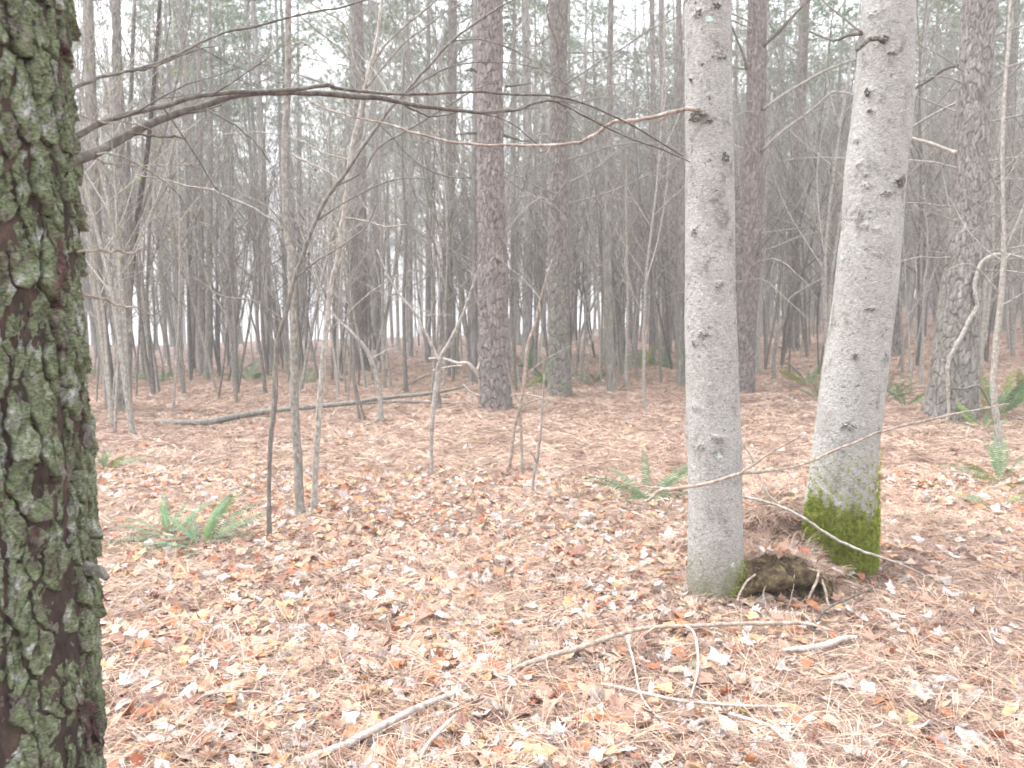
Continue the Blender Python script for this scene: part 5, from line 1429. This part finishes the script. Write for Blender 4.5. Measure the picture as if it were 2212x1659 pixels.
def place_forest():
    R = np.random.default_rng(2024)
    pts = [(x, y, r) for (x, y, r) in TRUNKS]
    near_p = []
    out = []
    tries = 0
    while len(out) < 292 and tries < 40000:
        tries += 1
        y = 15 + 62 * R.uniform() ** 0.72
        x = R.uniform(-0.76, 0.76) * y
        if y < 19 and R.uniform() < 0.5: continue
        if x < 0.1 * y and y > 40 and R.uniform() < 0.35: continue
        if any((x - a) ** 2 + (y - b) ** 2 < (1.9 if y > 22 else 2.6) for a, b, _ in pts): continue
        # keep the sight lines to the named trunks free
        if y < 26 and any(b > y and abs(x / y - a / b) < 0.02 for a, b, _ in TRUNKS): continue
        pts.append((x, y, 1)); out.append((x, y))
    out.sort(key=lambda p: p[1])
    for i, (x, y) in enumerate(out):
        k = int(R.integers(6))
        z = float(H(x, y))
        root = empty("pine_tree", (x, y, z))
        root.rotation_euler = (R.normal() * 0.02, R.normal() * 0.02, R.uniform(0, 6.28))
        s = R.uniform(0.88, 1.12); root.scale = (s, s, s)
        if y < 30: lab, gr = "grey brown pine in the rows just behind the open litter, one of many alike", "pines in the nearer rows"
        elif y < 52: lab, gr = "slender greyish pine in the middle depth of the wood, one of many alike", "pines in the middle depth of the wood"
        else: lab, gr = "faint thin pine far back where sky shows between trunks, one of many alike", "pines far back in the wood"
        tag(root, lab, "pine tree", gr)
        if y < 30: near_p.append(root)
        obj_from("trunk", FAR[k][0], root)
        tag(obj_from("branches", FAR[k][1], root, rot=(0, 0, R.uniform(0, 6.28))), kind='stuff')
        cm = CROWNS[int(R.integers(5))]
        c = obj_from("crown", cm[0], root, rot=(0, 0, R.uniform(0, 6.28)), loc=(0, 0, R.uniform(-0.8, 0.6)))
        obj_from("limbs", cm[1], c)
    relabel(near_p, "background pine of nearer rows")
    near_s = []
    n = 0; tries = 0
    while n < 285 and tries < 20000:
        tries += 1
        y = 8.6 + 33 * R.uniform() ** 1.15
        x = R.uniform(-0.76, 0.76) * y
        if y < 12.5 and not (x / y < -0.22 or x / y > 0.50 or R.uniform() < 0.2): continue
        if y < 10.5 and -0.5 < x / y < 0.52: continue
        if any((x - a) ** 2 + (y - b) ** 2 < 0.16 for a, b, _ in pts): continue
        pts.append((x, y, 1))
        k = int(R.integers(9)) if y > 16 else int(R.integers(6))
        o = obj_from("sapling", BRUSH[k], None, (x, y, float(H(x, y))), (R.normal() * 0.06, R.normal() * 0.06, R.uniform(0, 6.28)), R.uniform(0.8, 1.25))
        if y < 17: lab, gr = "bare thin sapling in the near brush between the pines, one of many alike", "bare saplings in the near brush"
        elif y < 29: lab, gr = "bare twiggy sapling in the grey brush of the middle depth, one of many alike", "bare saplings in the middle depth"
        else: lab, gr = "faint bare sapling far back among the pines, one of many alike", "bare saplings far back"
        tag(o, lab, "sapling", gr)
        if y < 17: near_s.append(o)
        n += 1
    relabel(near_s, "bare brush sapling")
place_forest()
# beyond the 300: the rest of the wood and its undergrowth as stuff
Rm = np.random.default_rng(99)
def wood_points(n, y0, y1, keep):
    xs, ys_ = [], []
    while len(xs) < n:
        y = Rm.uniform(y0, y1); x = Rm.uniform(-0.85, 0.85) * y
        if keep(x, y): xs.append(x); ys_.append(y)
    return np.array(xs), np.array(ys_)
x, y = wood_points(330, 60, 125, lambda x, y: Rm.uniform() < (0.10 if x / y < 0.14 else 1.0))
joined = []
for k in range(3):
    tm = MB()
    R_ = np.random.default_rng(800 + k)
    tm.tube([(0, 0, -0.2), (0.02, 0, 4), (0.1, 0.05, 10), (0.05, 0.1, 17)], [0.17, 0.14, 0.11, 0.03], 6)
    for i in range(26):
        z = 2 + 12 * R_.uniform(); a = R_.uniform(0, 6.28)
        grow(tm, (0.05, 0, z), (math.cos(a), math.sin(a), 0.2), R_.uniform(0.8, 2.0), 0.018, 0, R_, sides=3, segs=3)
    joined.append(tm.mesh("far_stem", M['pine_far']))
n = len(x)
scatter("distant_wood", np.stack([x, y, H(x, y)], -1), np.stack([Rm.normal(size=n) * .02, Rm.normal(size=n) * .02, Rm.uniform(0, 6.28, n)], -1), Rm.uniform(0.85, 1.15, n), Rm.integers(0, 3, n), joined, "far back ranks of thin pine stems merging into one grey mass", "distant wood")
x, y = wood_points(330, 60, 125, lambda x, y: Rm.uniform() < (0.10 if x / y < 0.14 else 1.0))
n = len(x)
scatter("distant_canopy", np.stack([x, y, H(x, y) + 0.5], -1), np.stack([np.zeros(n), np.zeros(n), Rm.uniform(0, 6.28, n)], -1), Rm.uniform(0.85, 1.15, n), Rm.integers(0, 5, n), [c[0] for c in CROWNS], "pale green pine tops of the far wood merging together", "canopy")
x, y = wood_points(430, 14, 60, lambda x, y: Rm.uniform() < ((0.9 if y < 26 else 0.15) if x / y < 0.12 else 1.0))
n = len(x)
scatter("distant_brush", np.stack([x, y, H(x, y)], -1), np.stack([Rm.normal(size=n) * .08, Rm.normal(size=n) * .08, Rm.uniform(0, 6.28, n)], -1), Rm.uniform(0.8, 1.4, n), Rm.integers(0, 9, n), BRUSH, "grey mass of bare twiggy brush between the pine trunks", "brush")

# ------------------------------------------------------------------ litter
R = np.random.default_rng(31)
def clear(x, y):
    ok = np.ones(len(x), bool)
    for (a, b, r_) in [(W1b.x, W1b.y, 0.15), (W2b.x, W2b.y, 0.17), (C1.x, C1.y, 0.2), (C5.x, C5.y, 0.28)]:
        ok &= (x - a) ** 2 + (y - b) ** 2 > r_ * r_
    return ok
# the largest leaves, each a piece of the floor
n_ = 0
while n_ < 262:
    y = 1.75 + 2.6 * R.uniform() ** 1.1; x = R.uniform(-0.72, 0.74) * y
    if x < -0.5 * y and y < 1.9: continue
    if not clear(np.array([x]), np.array([y]))[0]: continue
    k = int(R.integers(8)); s = R.uniform(0.055, 0.115)
    o = obj_from("leaf", LEAVES[k], floor, (x, y, float(H(x, y)) + R.uniform(0.032, 0.050) + 0.05 * float(mound(x, y))), (R.normal() * 0.3, R.normal() * 0.3, R.uniform(0, 6.28)), s)
    n_ += 1
for k in range(38):
    x = RX + R.uniform(-0.28, 0.34); y = RY + R.uniform(-0.02, 0.34)
    zt = RZ + 0.155 * math.sqrt(max(0, 1 - ((x - RX) / 0.26) ** 2 - ((y - RY) / 0.18) ** 2))
    obj_from("leaf", LEAVES[int(R.integers(8))], floor, (x, y, max(float(H(x, y)), zt) + R.uniform(0.06, 0.10)), (R.normal() * 0.5 + 0.3, R.normal() * 0.5, R.uniform(0, 6.28)), R.uniform(0.045, 0.08))
def litter(name, n, y0, y1, pw, smin, smax, label):
    x, y = fan_points(n, y0, y1, 0.82, pw, R)
    ok = clear(x, y) & (R.uniform(size=len(x)) < 0.30 + 0.70 * sstep(-0.25, 0.35, sines(x * 0.9 + 3, y * 0.9, 0) + 0.4 * sines(x, y, 1))); x, y = x[ok], y[ok]; m = len(x)
    z = H(x, y) + R.uniform(0.016, 0.046, m) + 0.055 * mound(x, y)
    return np.stack([x, y, z], -1), np.stack([R.normal(size=m) * .35, R.normal(size=m) * .35, R.uniform(0, 6.28, m)], -1), R.uniform(smin, smax, m), R.integers(0, 8, m)
A_ = litter("a", 24000, 1.7, 6.5, 1.0, 0.028, 0.095, "")
B_ = litter("b", 36000, 6.0, 22, 1.1, 0.045, 0.095, "")
C_ = litter("c", 16000, 20, 66, 1.2, 0.07, 0.13, "")
cat_ = [np.concatenate([a, b, c]) for a, b, c in zip(A_, B_, C_)]
scatter("leaf_litter", cat_[0], cat_[1], cat_[2], cat_[3], LEAVES, "tan, grey and orange fallen leaves strewn all over the ground", "leaf litter")
NP = [needle_patch(900 + i, 480, 0.27, hmax=0.022) for i in range(5)]
NC = [needle_patch(950 + i, 780, 0.55, 0.11, 0.20, 0.0013, 0.022, 0.16) for i in range(3)]
def nd(n, y0, y1, pw, smin, smax, k):
    x, y = fan_points(n, y0, y1, 0.82, pw, R); ok = clear(x, y); x, y = x[ok], y[ok]; m = len(x)
    # tilt with the slope
    e = 0.05
    gx = (H(x + e, y) - H(x - e, y)) / (2 * e); gy = (H(x, y + e) - H(x, y - e)) / (2 * e)
    z = H(x, y) + R.uniform(-0.004, 0.010, m)
    rots = []
    for a, b in zip(gx, gy):
        nrm = Vector((-a, -b, 1)).normalized()
        q = Vector((0, 0, 1)).rotation_difference(nrm) @ Quaternion((0, 0, 1), R.uniform(0, 6.28))
        rots.append(tuple(q.to_euler()))
    return np.stack([x, y, z], -1), np.array(rots), R.uniform(smin, smax, m), R.integers(0, k, m)
a = nd(1900, 1.5, 7.5, 1.0, 0.8, 1.15, 5)
scatter("pine_needles", a[0], a[1], a[2], a[3], NP, "thick mat of dry tan pine needles on the near ground", "pine needles")
a = nd(2600, 7.0, 24, 1.1, 0.9, 1.3, 3)
scatter("far_pine_needles", a[0], a[1], a[2], a[3], NC, "reddish mat of dry pine needles farther back", "pine needles")
# needles hanging over the root hollow
m = 18
xs = RX + R.uniform(-0.26, 0.30, m); ysn = RY + R.uniform(0.07, 0.24, m)
zz = RZ + 0.155 * np.sqrt(np.clip(1 - ((xs - RX) / 0.28) ** 2 - ((ysn - RY) / 0.2) ** 2, 0, 1)) + 0.005
zz = np.maximum(zz, H(xs, ysn))
scatter("needle_overhang", np.stack([xs, ysn, zz], -1), np.stack([R.uniform(0.0, 0.5, m), R.normal(size=m) * .3, R.uniform(0, 6.28, m)], -1), R.uniform(0.45, 0.7, m), R.integers(0, 5, m), NP, "dry needles draped over the rotten stump between the pale trunks", "pine needles")
# tiny green seedlings
sd = MB()
for (u, v) in [(1300, 1240), (1440, 1170), (1010, 1110), (950, 1310), (1510, 1430), (840, 1345), (1650, 1420), (2090, 1380), (1960, 1640), (2110, 1620), (1030, 1570), (600, 1590), (1395, 1640), (1490, 1450), (1700, 1230), (1670, 1245), (1850, 1530), (1480, 1545), (710, 1120), (1240, 1140), (500, 1210), (1930, 1580), (1350, 1105), (1150, 1420)]:
    p = G(u, v)
    for k in range(int(R.integers(4, 8))):
        c = np.array([p.x, p.y, p.z + R.uniform(0.02, 0.045)]) + R.normal(size=3) * np.array([.018, .018, .004])
        d = R.normal(size=3) * np.array([1, 1, .35]); d /= np.linalg.norm(d); s = np.cross(d, (0, 0, 1)); s /= np.linalg.norm(s)
        L_ = R.uniform(0.018, 0.032)
        sd.add([c, c + d * L_ * .5 + s * L_ * .32, c + d * L_, c + d * L_ * .5 - s * L_ * .32], [(0, 1, 2, 3)])
tag(part("seedlings", sd, M['fern'], None, smooth=False), "scattered tiny green seedlings among the litter", "seedlings", kind='stuff')

# ------------------------------------------------------------------ pale air of the wood
def haze():
    mb = MB()
    x0, x1, y0, y1, z0, z1 = -400, 400, -400, 400, -24.0, 20.5
    v = [(x0, y0, z0), (x1, y0, z0), (x1, y1, z0), (x0, y1, z0), (x0, y0, z1), (x1, y0, z1), (x1, y1, z1), (x0, y1, z1)]
    mb.add(v, [(0, 3, 2, 1), (4, 5, 6, 7), (0, 1, 5, 4), (1, 2, 6, 5), (2, 3, 7, 6), (3, 0, 4, 7)])
    m = bpy.data.materials.new("pale_haze"); m.use_nodes = True
    n, l = m.node_tree.nodes, m.node_tree.links; n.clear()
    o = n.new("ShaderNodeOutputMaterial"); p = n.new("ShaderNodeVolumePrincipled")
    p.inputs["Color"].default_value = (0.95, 0.95, 0.955, 1)
    p.inputs["Density"].default_value = 0.0046
    l.new(p.outputs[0], o.inputs["Volume"])
    part("haze", mb, m, None, smooth=False, kind='stuff')
haze()
